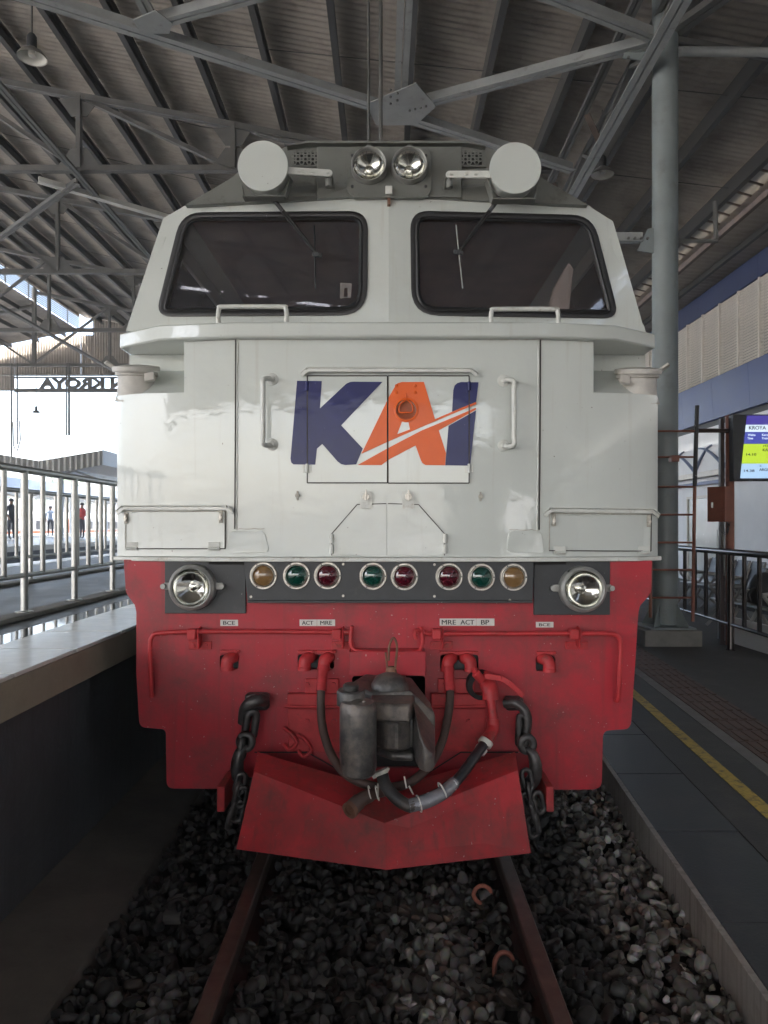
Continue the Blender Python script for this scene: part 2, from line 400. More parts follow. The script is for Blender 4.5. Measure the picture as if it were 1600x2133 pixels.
# ---- ballast bed and its stones
g = MB(); g.box((-1.5, -34, -.6), (1.62, 40, -.20)); struct(g.build('track_bed', 'subgrade'))
TR = -.015
def plat_x(x0, y): return x0+.075*(y-3.5)                 # the right platform runs off at a slight angle
def ballast():
    rng = np.random.default_rng(3)
    b = bmesh.new(); bmesh.ops.create_icosphere(b, subdivisions=2, radius=1.0)
    base = np.array([v.co[:] for v in b.verts], np.float32); tri = np.array([[v.index for v in f.verts] for f in b.faces], np.int32); b.free()
    var = []
    for k in range(14):
        p = base.copy()
        for _ in range(8):                                # slice flat facets off a ball: a broken stone
            d = rng.normal(size=3); d /= np.linalg.norm(d); h = rng.uniform(.30, .72)
            t = p@d; m = t > h; p[m] -= np.outer(t[m]-h, d)
        p *= rng.uniform(.78, 1.45, 3); var.append(p.astype(np.float32))
    V, T, C = [], [], []; n = 0
    def put(x, y, z, s, dim):
        nonlocal n
        p = var[rng.integers(len(var))]*s
        q = rng.normal(size=4); q /= np.linalg.norm(q); w, i, j, k = q
        Rm = np.array([[1-2*(j*j+k*k), 2*(i*j-k*w), 2*(i*k+j*w)], [2*(i*j+k*w), 1-2*(i*i+k*k), 2*(j*k-i*w)], [2*(i*k-j*w), 2*(j*k+i*w), 1-2*(i*i+j*j)]], np.float32)
        V.append(p@Rm.T+np.array([x, y, z], np.float32)); T.append(tri+n); n += len(p)
        r = rng.random()
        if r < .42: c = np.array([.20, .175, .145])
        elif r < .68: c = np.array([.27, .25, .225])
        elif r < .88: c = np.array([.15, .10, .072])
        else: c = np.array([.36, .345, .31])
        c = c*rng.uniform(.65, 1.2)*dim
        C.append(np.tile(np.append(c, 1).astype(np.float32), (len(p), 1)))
    for _ in range(12500):
        y = 1.5+6.0*rng.random()**1.4; x = rng.uniform(-1.15, plat_x(1.33, y)+.02)
        # light painted into oily stone: bright by the platform, mid-track and left, dim elsewhere
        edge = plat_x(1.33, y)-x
        oil_and_light = .16+1.15*np.clip((.46-edge)/.20, 0, 1)
        if abs(x) < .53: oil_and_light = .15+.95*np.exp(-((x-.22)/.17)**2)*np.clip((3.9-y)/.6, 0, 1)
        if x < -.6: oil_and_light = .17+.8*np.exp(-((x+.78)/.18)**2)*np.clip((3.0-y)/.5, 0, 1)
        oil_and_light = oil_and_light*(.35+1.35*rng.random()**1.6)
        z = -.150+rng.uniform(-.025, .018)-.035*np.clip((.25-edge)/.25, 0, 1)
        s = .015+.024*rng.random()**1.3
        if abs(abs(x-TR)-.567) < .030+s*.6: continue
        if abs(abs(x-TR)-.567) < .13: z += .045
        put(x, y, z, s, oil_and_light)
    V = np.concatenate(V); T = np.concatenate(T); C = np.concatenate(C)
    me = bpy.data.meshes.new('ballast_stones'); me.vertices.add(len(V)); me.vertices.foreach_set('co', V.ravel())
    me.loops.add(T.size); me.loops.foreach_set('vertex_index', T.ravel().astype(np.int32))
    me.polygons.add(len(T)); me.polygons.foreach_set('loop_start', np.arange(0, T.size, 3, dtype=np.int32)); me.polygons.foreach_set('loop_total', np.full(len(T), 3, np.int32))
    me.update(calc_edges=True)
    ca = me.color_attributes.new('tone', 'FLOAT_COLOR', 'POINT'); ca.data.foreach_set('color', C.ravel())
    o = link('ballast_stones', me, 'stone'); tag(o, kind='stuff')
ballast()

# ---- the railway track: rails, sleepers, clips

track = thing('railway_track', 'rusty narrow gauge rails running under the locomotive over dark ballast', 'railway track', (TR, 2, 0))
def rail(x):
    prof = [(-.0625, -.15), (.0625, -.15), (.0625, -.137), (.012, -.120), (.009, -.05), (.032, -.036), (.032, -.006), (.026, 0), (-.026, 0), (-.032, -.006), (-.032, -.036), (-.009, -.05), (-.012, -.120), (-.0625, -.137)]
    m = MB(); m.hexa([(x+a, -8, b) for a, b in prof], [(x+a, 40, b) for a, b in prof])
    for f in m.bm.faces:
        if f.normal.length == 0: f.normal_update()
    m.bm.normal_update()
    for f in m.bm.faces:
        c = f.calc_center_median()
        if c.z > -.004: f.material_index = 1
    return m.build('rail', ['railrust', 'railtop'], track)
rail(TR-.567); rail(TR+.567)
m = MB(); m.box((TR-1.0, 2.77, -.34), (TR+1.0, 3.0, -.168)); s0 = m.build('sleeper', 'concrete', track, bevel=.015)
for k in range(-6, 14):
    if k: dup(s0, off=(0, .6*k, 0))
def clip_at(pts):
    m = MB(); m.tube(smoothpath(pts, 5), .0095, 10); m.build('rail_clip', 'clip', track, smooth=60)
clip_at([(.408, 2.90, -.165), (.409, 2.90, -.10), (.425, 2.90, -.068), (.446, 2.90, -.062), (.468, 2.90, -.072), (.482, 2.905, -.105), (.488, 2.92, -.118), (.515, 2.93, -.118)])
clip_at([(.452, 3.42, -.135), (.425, 3.41, -.128), (.398, 3.40, -.108), (.386, 3.40, -.080), (.402, 3.40, -.052), (.430, 3.40, -.044), (.458, 3.405, -.062), (.468, 3.41, -.098), (.485, 3.43, -.118), (.515, 3.44, -.12)])
# ---- left platform (high)
PZ = .97
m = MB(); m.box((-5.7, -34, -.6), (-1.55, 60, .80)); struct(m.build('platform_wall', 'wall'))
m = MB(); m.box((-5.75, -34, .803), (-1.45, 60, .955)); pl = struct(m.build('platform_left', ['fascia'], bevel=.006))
m = MB(); m.box((-5.28, -34, .957), (-1.87, 60, .968)); struct(m.build('platform_floor', 'bandfloor'))
m = MB(); m.hexa([(-1.552, -34, -.6), (-.98, -34, -.6), (-.98, 40, -.6), (-1.552, 40, -.6)], [(-1.552, -34, -.045), (-1.16, -34, -.12), (-1.16, 40, -.12), (-1.552, 40, -.045)]); struct(m.build('wall_footing', 'ledge'))
m = MB(); m.box((-1.868, 0, .9575), (-1.447, .588, .975)); t0 = m.build('floor_tile', 'tilelight', pl, bevel=.004)
for k in range(1, 28): dup(t0, off=(random.uniform(-.002, .002), .6*k, random.uniform(-.001, .001)))
m = MB(); m.box((-2.03, 0, .9685), (-1.872, 30, .972)); m.build('polished_strip', 'polished', pl)
m = MB(); m.box((-5.748, 2, .956), (-5.30, 50, .972)); m.build('edge_strip', 'tilelight', pl)
for xx in (-2.30, -3.66):
    m = MB(); m.box((xx-.07, 1, .969), (xx+.07, 30, 1.0)); m.build('railing_kerb', 'concrete', pl, bevel=.008)

def railing(x, y0, n, step, nb, z, h, mat, label, low=.235, rp=.0235, rb=.0175, yaw=0, group=None, postset=None, railr=.026, mid=None):
    t = thing('railing', label, 'railing', (x, y0, z), group)
    X = lambda y: x+yaw*(y-y0)
    y1 = y0+step*n
    m = MB(); m.tube([(X(y0-.2), y0-.2, z+h), (X(y1+.2), y1+.2, z+h)], rp, 14); m.build('top_rail', mat, t, smooth=50)
    m = MB(); m.tube([(X(y0-.2), y0-.2, z+low), (X(y1+.2), y1+.2, z+low)], rb*.9, 10); m.build('bottom_rail', mat, t, smooth=50)
    m = MB(); m.lathe((X(y0), y0, z), [(.055, 0), (.055, .008), (rp*1.05, .012), (rp, .02), (rp, h)], (0, 0, 1), 14, True, True); p0 = m.build('post', mat, t, smooth=40)
    m = MB(); m.tube([(X(y0)+.0, y0, z+low), (X(y0), y0, z+h)], rb, 12); b0 = m.build('baluster', mat, t, smooth=50)
    for i in range(n+1):
        if i: dup(p0, off=(X(y0+step*i)-X(y0), step*i, 0))
        for k in range(nb):
            yy = step*i+step*(k+1)/(nb+1)
            if yy > step*n: break
            if i == 0 and k == 0: b0.location = (X(y0+yy)-X(y0), yy, 0)
            else: dup(b0, off=Vector((X(y0+yy)-X(y0), yy, 0))-b0.location)
    return t
railing(-2.30, 2.525, 15, .785, 2, PZ+.03, .905, 'stain', 'polished steel railing nearest the locomotive along the light tiled platform edge')
railing(-3.66, 4.3, 13, 1.20, 3, PZ+.03, .90, 'stain', 'polished steel railing standing farther back, seen through the nearest railing')

# ---- right platform (low)
def strip(name, mat, xa, xb, z0, z1, ya, yb, parent=None, st=True, n=1):
    m = MB(); pl_ = [(plat_x(xa, ya), ya), (plat_x(xb, ya), ya), (plat_x(xb, yb), yb), (plat_x(xa, yb), yb)]
    m.prism(pl_, z0, z1); o = m.build(name, mat, parent)
    return struct(o) if st else o
pr = strip('platform_right', 'asphalt', 1.76, 12.0, -.6, -.012, -34, 50)
strip('kerb_wall', 'kerbwall', 1.345, 1.758, -.6, -.052, -8, 50); strip('kerb_facing', 'kerbwall', 1.316, 1.343, -.6, -.003, -8, 50)
strip('asphalt_floor', 'asphalt', 1.765, 6.2, -.010, -.004, -34, 50)
def slabs():
    for k in range(0, 16):
        y = 1.2+.9*k; m = MB()
        a = [(plat_x(1.3445, y+.004), y+.004), (plat_x(1.755, y+.004), y+.004), (plat_x(1.755, y+.896), y+.896), (plat_x(1.3445, y+.896), y+.896)]
        dz = random.uniform(-.0015, .0015)
        m.prism(a, -.0495, 0.0+dz); m.build('kerb_slab', 'slab', pr, bevel=.004)
slabs()
strip('yellow_line', 'yellow', 1.975, 2.062, -.0038, .0005, -8, 40, pr, False)
strip('paving_border', 'concrete', 2.27, 2.368, -.0038, .001, -8, 40, pr, False)
def tactile():
    m = MB(); a, b = 2.372, 2.76; y = 0
    m.prism([(a, 0), (b, 0), (b+.022, .294), (a+.022, .294)], -.0036, .006)
    for k in range(5):
        x = a+.045+k*.075; m.prism([(x, .02), (x+.035, .02), (x+.055, .275), (x+.02, .275)], .0055, .012)
    t = m.build('tactile_tile', 'tactile', pr, bevel=0)
    for k in range(36):
        y = 2.2+.3*k; o = (plat_x(2.372, y)-2.372, y, random.uniform(-.001, .001))
        if k == 0: t.location = o
        else: dup(t, off=Vector(o)-t.location)
tactile()

# ================================================================ STATION SHED (roof carried on columns)
ROOF0, SL, XV, XH = 9.55, -.188, 6.75, -16.0
def rz(x): return ROOF0+SL*x
YA, YB = -14.0, 40.0
shed = thing('station_roof', 'dark corrugated shed roof on steel trusses above the tracks', 'shed roof', (0, YA, 0))
def sheet_mesh(x0, x1, y0, y1, pitch=.15, amp=.020):
    n = int((y1-y0)/pitch*4); ys = np.linspace(y0, y1, n+1); m = MB()
    zs = amp*np.sin((ys-y0)/pitch*2*math.pi)
    va = [m.bm.verts.new((x0, y, rz(x0)+z+.03)) for y, z in zip(ys, zs)]; vb = [m.bm.verts.new((x1, y, rz(x1)+z+.03)) for y, z in zip(ys, zs)]
    for i in range(n): m.bm.faces.new((va[i], va[i+1], vb[i+1], vb[i]))
    return m
dx = (XV-XH)/5
for j, wy in enumerate(np.arange(YA, YB-.1, 4.2)):
    for i in range(5):
        if i == 0 and j == 0: sh0 = sheet_mesh(XH, XH+dx+.12, YA, YA+4.35).build('roof_sheet', 'roofsheet', shed, smooth=80, recalc=False)
        else: dup(sh0, off=(dx*i, 4.2*j+.0, SL*dx*i+.004*(i % 2)+.008*(j % 2)))
m = MB()
def purl(m, x):
    z = rz(x); m.box((x-.011, YA, z-.30), (x+.011, YB, z-.02)); m.box((x+.012, YA, z-.30), (x+.095, YB, z-.282)); m.box((x+.012, YA, z-.04), (x+.085, YB, z-.022))
purl(m, .368); p0 = m.build('purlin', 'purlin', shed)
for k in range(-12, 6):
    if k: dup(p0, off=(1.264*k, 0, 1.264*k*SL))
# thin sag rods between purlins
m = MB()
for y in np.arange(-12, 38, 3.0):
    m.tube([(XH, y, rz(XH)-.15), (-4, y+1.6, rz(-4)-.13), (XV, y, rz(XV)-.15)], .008, 5)
m.build('sag_rod', 'purlin', shed)

def truss(y, near=False):
    t = holder('truss', shed)
    zc = 8.85; xr = 2.6
    def top(x): return rz(x)-.40
    m = MB(); m.angle2((-28, y, zc), (xr+.9, y, zc), .15, .13, .016, .03); m.build('bottom_chord', 'beamdark', t)
    m = MB(); m.angle2((XH, y, top(XH)), (xr+.9, y, top(xr+.9)), .15, .13, .016, .03); m.build('top_chord', 'beamdark', t)
    xs = [-12.58, -9.43, -6.28, -3.13, .02]
    for i, x in enumerate(xs):
        m = MB(); m.bar((x, y, zc), (x, y, top(x)), .14, .09, (1, 0, 0)); m.build('vertical', 'beamdark', t)
        for zz, s_ in ((zc, 1), (top(x), -1)):
            m = MB(); w = .42; p = [(x-w, zz+s_*.06), (x+w, zz+s_*.06), (x+.16, zz+s_*.42), (x-.16, zz+s_*.42)]
            m.hexa([(a, y-.012, b) for a, b in p], [(a, y+.012, b) for a, b in p]); m.build('gusset', 'beamdark', t)
        if i < 4:
            m = MB(); m.angle2((x, y, top(x)), (xs[i+1], y, zc), .13, .09, .012, .02); m.build('diagonal', 'beamdark', t)
    m = MB(); m.angle2((XH, y, zc+.1), (-12.58, y, top(-12.58)), .13, .09, .012, .02); m.build('diagonal', 'beamdark', t)
    # the lower roof beyond the louvres hangs on the same line
    zt = lambda x: 11.65+.2*(x-XH)
    m = MB(); m.angle2((-28, y, zt(-28)-.1), (XH, y, zt(XH)-.1), .18, .14, .016, .03); m.build('top_chord', 'beamdark', t)
    for x in (-22.5, -19.2):
        m = MB(); m.bar((x, y, zc), (x, y, zt(x)), .12, .09, (1, 0, 0)); m.build('vertical', 'beamdark', t)
    m = MB(); m.bar((-19.2, y, zt(-19.2)), (XH, y, zc), .12, .08); m.build('diagonal', 'beamdark', t)
    m = MB(); m.bar((XH, y, zc), (XH, y, rz(XH)-.2), .16, .16, (1, 0, 0)); m.build('post', 'beamdark', t)
for y in (-13.7, -9.7, -3.35, 3.0, 15.7, 22.05, 28.65, 34.9): truss(y)
# longitudinal ties between trusses
for x in (-6.28, -12.58):
    m = MB(); m.angle2((x, YA, 8.72), (x, YB, 8.72), .14, .1, .012, .02); m.build('longitudinal_tie', 'beamdark', shed)

# louvres and the lower roof at the far left
lou = holder('louvre', shed)
for k in range(7):
    z = 11.82+k*.095
    m = MB(); m.box((XH-.01, YA, z-.03), (XH+.01, YB, z+.03)); m.build('louvre_slat', 'beamdark', lou)
for y in np.arange(YA, YB-.2, 2.1):
    m = MB(); m.box((XH-.02, y, 11.7), (XH+.03, y+.05, 12.5)); m.build('louvre_post', 'beamdark', lou)
m = MB(); m.box((XH-.02, YA, 12.44), (XH+.02, YB, 12.62)); m.build('eave_board', 'roofsheet', lou)
m = MB(); n = 560; ys = np.linspace(YA, YB, n+1); zs = .02*np.sin(np.arange(n+1)*math.pi/2)
va = [m.bm.verts.new((XH, y, 11.72+z)) for y, z in zip(ys, zs)]; vb = [m.bm.verts.new((-29, y, 9.15+z)) for y, z in zip(ys, zs)]
for i in range(n): m.bm.faces.new((va[i], va[i+1], vb[i+1], vb[i]))
m.build('lower_roof_sheet', 'roofsheet', shed, smooth=80, recalc=False)
for k in range(9):
    x = XH-.7-1.4*k; z = 11.72+.1977*(x-XH)
    m = MB(); m.box((x-.012, YA, z-.22), (x+.012, YB, z-.03)); m.build('purlin', 'purlin', shed)

# gable at the far end: vertical corrugated sheeting
gab = holder('gable_wall', shed)
GY, GZ = 40.3, 9.42
def gsheet(x0, x1, zb, ztop, y=GY):
    m = MB(); n = max(4, int((x1-x0)/.035)); xs = np.linspace(x0, x1, n+1)
    yy = y+.03*np.sin((xs-x0)/.14*2*math.pi)
    a = [m.bm.verts.new((x, q, zb)) for x, q in zip(xs, yy)]; b = [m.bm.verts.new((x, q, ztop(x))) for x, q in zip(xs, yy)]
    for i in range(n): m.bm.faces.new((a[i], a[i+1], b[i+1], b[i]))
    return m.build('gable_sheet', 'roofsheet', gab, smooth=60, recalc=False)
lowt = lambda x: 11.68+.1977*(x-XH)
for x0 in np.arange(-29.3, -19.5, 2.45): gsheet(x0, min(x0+2.44, -19.5), 8.62, lowt)
gsheet(-19.5, -16.02, GZ, lowt)
gsheet(-16.02, -15.4, GZ, lambda x: 11.55)
for x0 in np.arange(-15.4, 6.7, 2.35): gsheet(x0, x0+2.34, GZ, lambda x: rz(x)-.02)
for x0 in np.arange(-15.4, 6.7, 2.35): gsheet(x0, x0+2.34, 5.0, lambda x: rz(x)-.02, YA-.1)  # near-end gable, added unseen to keep sky out of the upper nose reflections
for z, w in ((9.96, .10), (GZ-.02, .06)):
    m = MB(); m.box((-29, GY-.25, z-w/2), (7, GY-.14, z+w/2)); m.build('gable_rail', 'beam', gab)
m = MB(); m.box((-19.5, GY-.08, 8.55), (7, GY+.06, 8.74)); m.build('sign_beam', 'beamdark', gab)
m = MB(); m.box((-19.5, GY-.08, 9.27), (7, GY, 9.35)); m.build('sign_beam', 'beamdark', gab)
# station name in cut-out letters, seen from behind
sign = thing('station_sign', 'cut-out station name letters seen from behind under the far gable', 'sign', (-14, GY, 8.74))
xr = (218-CX)/F*GY; xl = (83-CX)/F*GY
me = text_mesh('STASIUN KROYA', 1.0, .02, .05)
bm_ = bmesh.new(); bm_.from_mesh(me); bmesh.ops.remove_doubles(bm_, verts=bm_.verts[:], dist=1e-4)
def islands(bm_):
    seen = set(); out = []
    for v in bm_.verts:
        if v in seen: continue
        st = [v]; seen.add(v); isl = []
        while st:
            q = st.pop(); isl.append(q)
            for e in q.link_edges:
                w = e.other_vert(q)
                if w not in seen: seen.add(w); st.append(w)
        out.append(isl)
    return out
xs_ = [v.co.x for v in bm_.verts]; zlo = min(v.co.y for v in bm_.verts); zhi = max(v.co.y for v in bm_.verts)
# last five letters measured to find the scale
isl = sorted(islands(bm_), key=lambda l: min(v.co.x for v in l))
k0 = min(v.co.x for v in isl[-5]); k1 = max(v.co.x for v in isl[-1]); sc = (xr-xl)/(k1-k0)
for l in isl:
    idx = {v: i for i, v in enumerate(l)}
    ml = bpy.data.meshes.new('letter')
    vs = [(xl+(k1-v.co.x)*sc, GY-.02+v.co.z*3, 8.738+(v.co.y-zlo)/(zhi-zlo)*.53) for v in l]
    fs = [[idx[v] for v in f.verts] for f in bm_.faces if f.verts[0] in idx]
    ml.from_pydata(vs, [], fs); link('letter', ml, 'beamdark', sign)
bm_.free()

# near bracing overhead, in one level plane at the column heads
ZB = 7.9
brace = thing('roof_bracing', 'blue-grey diagonal bracing beams meeting at a gusset overhead', 'roof bracing', (.15, 11.8, ZB))
node = Vector((.12, 11.75, ZB)); colh = Vector((3.52, 10.05, ZB))
def bb(a, b, w=.17, h=.15): m = MB(); m.angle2(a, b, w, h, .016, .022); return m.build('brace_beam', 'beam', brace)
dl = (Vector((-4.1, 9.28, ZB))-node)
bb(node+Vector((0, 0, .02)), node+dl*2.2+Vector((0, 0, .02)), .20); bb(node, node-dl*.75, .18)
bb(node+Vector((.02, -.1, -.01)), colh+Vector((-.1, 0, .0)), .17); bb(colh+Vector((-.1, -.15, 0)), (-.8, 7.75, ZB), .15)
m = MB(); m.angle2(node+Vector((.09, -.25, .03)), (.25, 4.5, ZB+.03), .19, .15, .016, .02); m.build('brace_strut', 'beam', brace)
m = MB(); m.angle2((-2.92, 9.75, ZB+.03), (-3.1, 4.5, ZB+.03), .16, .14, .016, .02); m.build('brace_strut', 'beam', brace)
bb((-2.85, 9.6, ZB-.01), (3.4, 7.3, ZB-.01), .15)
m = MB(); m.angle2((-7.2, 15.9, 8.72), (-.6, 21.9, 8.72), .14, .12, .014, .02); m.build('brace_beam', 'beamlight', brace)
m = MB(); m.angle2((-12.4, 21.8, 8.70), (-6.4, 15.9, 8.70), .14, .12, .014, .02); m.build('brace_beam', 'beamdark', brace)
def gus(c, pts, y=None):
    m = MB(); p = [Vector(c)+Vector((a, b, 0)) for a, b in pts]
    m.hexa([q+Vector((0, 0, -.10)) for q in p], [q+Vector((0, 0, -.088)) for q in p]); return m.build('gusset', 'beam', brace)
gus(node, [(-.42, -.36), (.30, -.9), (.62, -.30), (.34, .24), (-.28, .24)])
gus((-2.92, 9.62, ZB), [(-.22, -.12), (.12, -.30), (.26, -.06), (.16, .14), (-.18, .14)])
for k in range(9):
    m = MB(); m.cyl((.06+.1*(k % 2), 11.0+.09*k, ZB-.1) if k < 5 else (.35+.08*(k-5), 11.55-.04*(k-5), ZB-.1), .016, .022, (0, 0, -1), 8); m.build('bolt', 'beamdark', brace)
for px in (768, 793):
    m = MB(); x = (px-CX)/F*11.0; m.tube([(x, 11.0, 5.6), (x, 11.0, 9.5)], .028 if px > 780 else .018, 8); o = m.build('hanger_rod', 'beamdark', brace, smooth=50)

# lattice girder along the column row
gird = thing('lattice_girder', 'steel lattice girder running back along the column heads', 'girder', (3.45, 8, 7.6))
for (x, z, w) in ((3.35, 7.55, .2), (3.62, 8.35, .16), (3.2, 8.3, .13)):
    m = MB(); m.angle2((x, YA, z), (x, YB, z), w, .13, .016, .02); m.build('chord', 'beam' if z < 8 else 'beamdark', gird)
zz = [(3.38, 7.6), (3.6, 8.3)]
for k in range(39):
    y = -13+1.35*k; a, b = (zz if k % 2 else zz[::-1])
    m = MB(); m.bar((a[0], y, a[1]), (b[0], y+1.35, b[1]), .07, .05); m.build('web_member', 'beamdark', gird)
for y in (12.2, 14.6): 
    m = MB(); m.bar((3.38, y, 7.66), (3.12, y-.25, 7.95), .10, .02); m.build('rusty_bracket', 'rustdark', gird)

# column
colm = thing('steel_column', 'round blue-grey steel column on a concrete pedestal beside the locomotive', 'column', (3.70, 10.15, 0))
CXm, CYm = 3.70, 10.20
m = MB(); m.lathe((CXm, CYm, .25), [(.165, 0), (.165, 10.6-.25-CXm*.188-.6)], (0, 0, 1), 40, True, True); m.build('shaft', 'column', colm, smooth=40)
m = MB(); m.box((CXm-.38, CYm-.34, -.02), (CXm+.36, CYm+.40, .20)); m.build('pedestal', 'concrete', colm, bevel=.015)
m = MB(); m.box((CXm-.3, CYm-.3, .203), (CXm+.3, CYm+.3, .228)); m.build('base_plate', 'column', colm, bevel=.004)
for a in range(4):
    c, s_ = math.cos(a*math.pi/2+.78), math.sin(a*math.pi/2+.78); m = MB()
    q = [(.15, .225), (.33, .225), (.30, .28), (.155, .55)]
    m.hexa([(CXm+c*r_-s_*.008, CYm+s_*r_+c*.008, z) for r_, z in q], [(CXm+c*r_+s_*.008, CYm+s_*r_-c*.008, z) for r_, z in q]); m.build('stiffener', 'column', colm)
for zz_, lw in ((7.9, .42), (5.35, .22)):
    m = MB(); q = [(-lw-.16, -.16), (-.1, -.20), (-.1, .16), (-lw-.02, .13)]
    y = CYm-.02
    m.hexa([(CXm+a, y-.012, zz_+b) for a, b in q], [(CXm+a, y+.012, zz_+b) for a, b in q]); m.build('gusset', 'column', colm)
    for k in range(4):
        m = MB(); m.cyl((CXm-.5+.085*k, y-.012, zz_+(.0 if zz_ < 6 else -.16+.1*k)), .018, .025, (0, -1, 0), 8); m.build('bolt', 'beamdark', colm)
m = MB(); m.angle2((1.6, CYm, 5.38), (CXm-.3, CYm, 5.38), .12, .12, .014, .02); m.build('tie_beam', 'beam', colm)
m = MB(); m.tube([(CXm+.15, CYm, 5.33), (CXm+.68, CYm, 5.33), (CXm+.66, CYm, 5.85)], .035, 8); m.build('arm', 'beamdark', colm)
m = MB(); m.tube([(CXm+.15, CYm, 7.85), (8.4, CYm, 7.80)], .06, 12); m.build('tie_tube', 'beam', colm, smooth=50)
m = MB(); m.angle2((CXm+.1, CYm-.1, 8.1), (CXm+1.9, CYm-2.3, 8.55), .2, .14, .016, .02); m.build('brace', 'beamdark', colm)
m = MB(); m.angle2((CXm+.15, CYm, 8.0), (CXm+4.2, CYm+1.5, 8.35), .10, .09, .012, .02); m.build('brace', 'beamdark', colm)

# glazed strip and the lower roof on the building side
strip_ = holder('roof_light', shed)
for k in range(72):
    y = 4.6+.47*k; m = MB(); m.hexa([(6.74, y, 8.08), (7.10, y, 7.98), (7.10, y+.466, 7.98), (6.74, y+.466, 8.08)], [(6.74, y, 8.09), (7.10, y, 7.99), (7.10, y+.466, 7.99), (6.74, y+.466, 8.09)]); m.build('pane', 'skylight', strip_)
    m = MB(); m.bar((6.745, y+.468, 8.060), (7.095, y+.468, 7.962), .04, .03); m.build('glazing_bar', 'rustdark', strip_)
m = MB(); m.box((6.69, YA, 8.03), (6.74, YB, 8.30)); m.build('gutter', 'rustdark', strip_)
m = MB(); n = 880; ys = np.linspace(YA, YB, n+1); zs = .012*np.sin(np.arange(n+1)*math.pi/2)
va = [m.bm.verts.new((7.10, y, 8.06+z)) for y, z in zip(ys, zs)]; vb = [m.bm.verts.new((9.3, y, 7.86+z)) for y, z in zip(ys, zs)]
for i in range(n): m.bm.faces.new((va[i], va[i+1], vb[i+1], vb[i]))
m.build('lower_roof_sheet', 'roofsheet', shed, smooth=80, recalc=False)
for x in (7.2, 8.0):
    m = MB(); m.box((x, YA, 7.80), (x+.09, YB, 7.93)); m.build('purlin', 'rustdark' if x < 7.5 else 'purlin', shed)

# ================================================================ STATION BUILDING on the right
BX = 8.6
bld = thing('station_building', 'station building with cream louvres and blue cladding above a white wall', 'building', (BX, 15, 0))
m = MB(); m.box((BX+.12, -32, -.3), (14, 45, 4.2)); m.build('wall', 'wallwhite', bld)
m = MB(); m.box((BX+.16, -32, 4.2), (14, 45, 7.8)); m.build('upper_wall', 'cabdark', bld)
for k in range(12):
    y = -6+3.4*k; m = MB(); m.box((BX, y+.004, 7.29), (BX+.15, y+3.396, 7.86)); m.build('blue_band', 'bluedark', bld)
for k in range(14):
    y = 8+2.05*k; m = MB()
    m.hexa([(BX-.02, y+.005, 5.43), (BX+.15, y+.005, 5.43), (BX+.15, y+2.045, 5.43), (BX-.02, y+2.045, 5.43)][::-1], [(BX+.04, y+.005, 4.36), (BX+.15, y+.005, 4.36), (BX+.15, y+2.045, 4.36), (BX+.04, y+2.045, 4.36)][::-1]); m.build('blue_panel', 'bluepanel', bld)
    m = MB(); m.hexa([(BX+.20, y+.005, 4.33), (BX+.9, y+.005, 4.33), (BX+.9, y+2.045, 4.33), (BX+.20, y+2.045, 4.33)][::-1], [(BX+.30, y+.005, 3.75), (BX+.9, y+.005, 3.75), (BX+.9, y+2.045, 3.75), (BX+.30, y+2.045, 3.75)][::-1])
    m.build('blue_panel', 'bluepanel', bld)
LP0 = 17.7-1.06*3
m = MB(); m.bar((BX+.03, LP0+.05, 5.49), (BX+.03, LP0+1.06, 5.49), .056, .010, (.8, 0, 1)); sl0 = None
for k in range(11):
    y = LP0+1.06*k
    lp = holder('louvre_panel', bld)
    q = MB(); q.box((BX-.02, y, 5.43), (BX+.10, y+.05, 7.29)); q.build('mullion_or_arc', 'slat', lp)
    for r_ in range(26):
        if sl0 is None: sl0 = m.build('slat', 'slat', lp)
        else:
            c = sl0.copy(); COL.objects.link(c); c.parent = lp; c.location = (0, 1.06*k, .07*r_)
# glossy panel below the cladding with mirrored sky and arches built in as colour
glz = holder('arch_reflection', bld)
m = MB(); m.box((BX+.02, 12, 3.02), (BX+.11, 26, 3.72)); m.build('pane', 'wallwhite', glz)
for k in range(7):
    y0 = 13.8+1.9*k
    for s_, w in ((1, 1.75), (-1, 1.1)):
        m = MB(); m.tube([(BX-.005, y0+s_*w*t, 3.04+.64*math.sin(t*1.55)) for t in np.linspace(0, 1, 10)], [.055*(1-.6*t) for t in np.linspace(0, 1, 10)], 6); m.build('mullion_or_arc', 'arcblue', glz)
m = MB(); m.box((BX-.10, 8, 2.86), (BX+.11, 28, 3.0)); m.build('ledge', 'slat', bld, bevel=.01)
m = MB(); m.box((BX-.06, 8, 2.66), (BX+.11, 28, 2.74)); m.build('ledge', 'bluepanel', bld)
for y0, y1 in ((15.9, 16.9), (19.4, 22.0)):
    d = holder('glass_door', bld)
    m = MB(); m.box((BX+.055, y0, .1), (BX+.115, y1, 2.3)); m.build('leaf', 'frost', d)
    m = MB(); m.box((BX+.02, y0-.07, 0), (BX+.112, y0-.005, 2.37)); m.box((BX+.02, y1+.005, 0), (BX+.112, y1+.07, 2.37)); m.box((BX+.02, y0-.005, 2.302), (BX+.112, y1+.005, 2.37)); m.build('frame', 'slat', d)
    m = MB(); yy = y0+.5; m.tube([(BX+.05, yy, .95), (BX-.03, yy, .95), (BX-.03, yy, 1.45), (BX+.05, yy, 1.45)], .015, 8); m.build('handle', 'stain', d)

# ---- things on the right platform
railing(4.22, 7.2, 4, 2.38, 5, 0, 1.22, 'dstain', 'dark polished steel railing on the right platform in front of the bench', low=.32, rp=.04, rb=.026, yaw=.03)
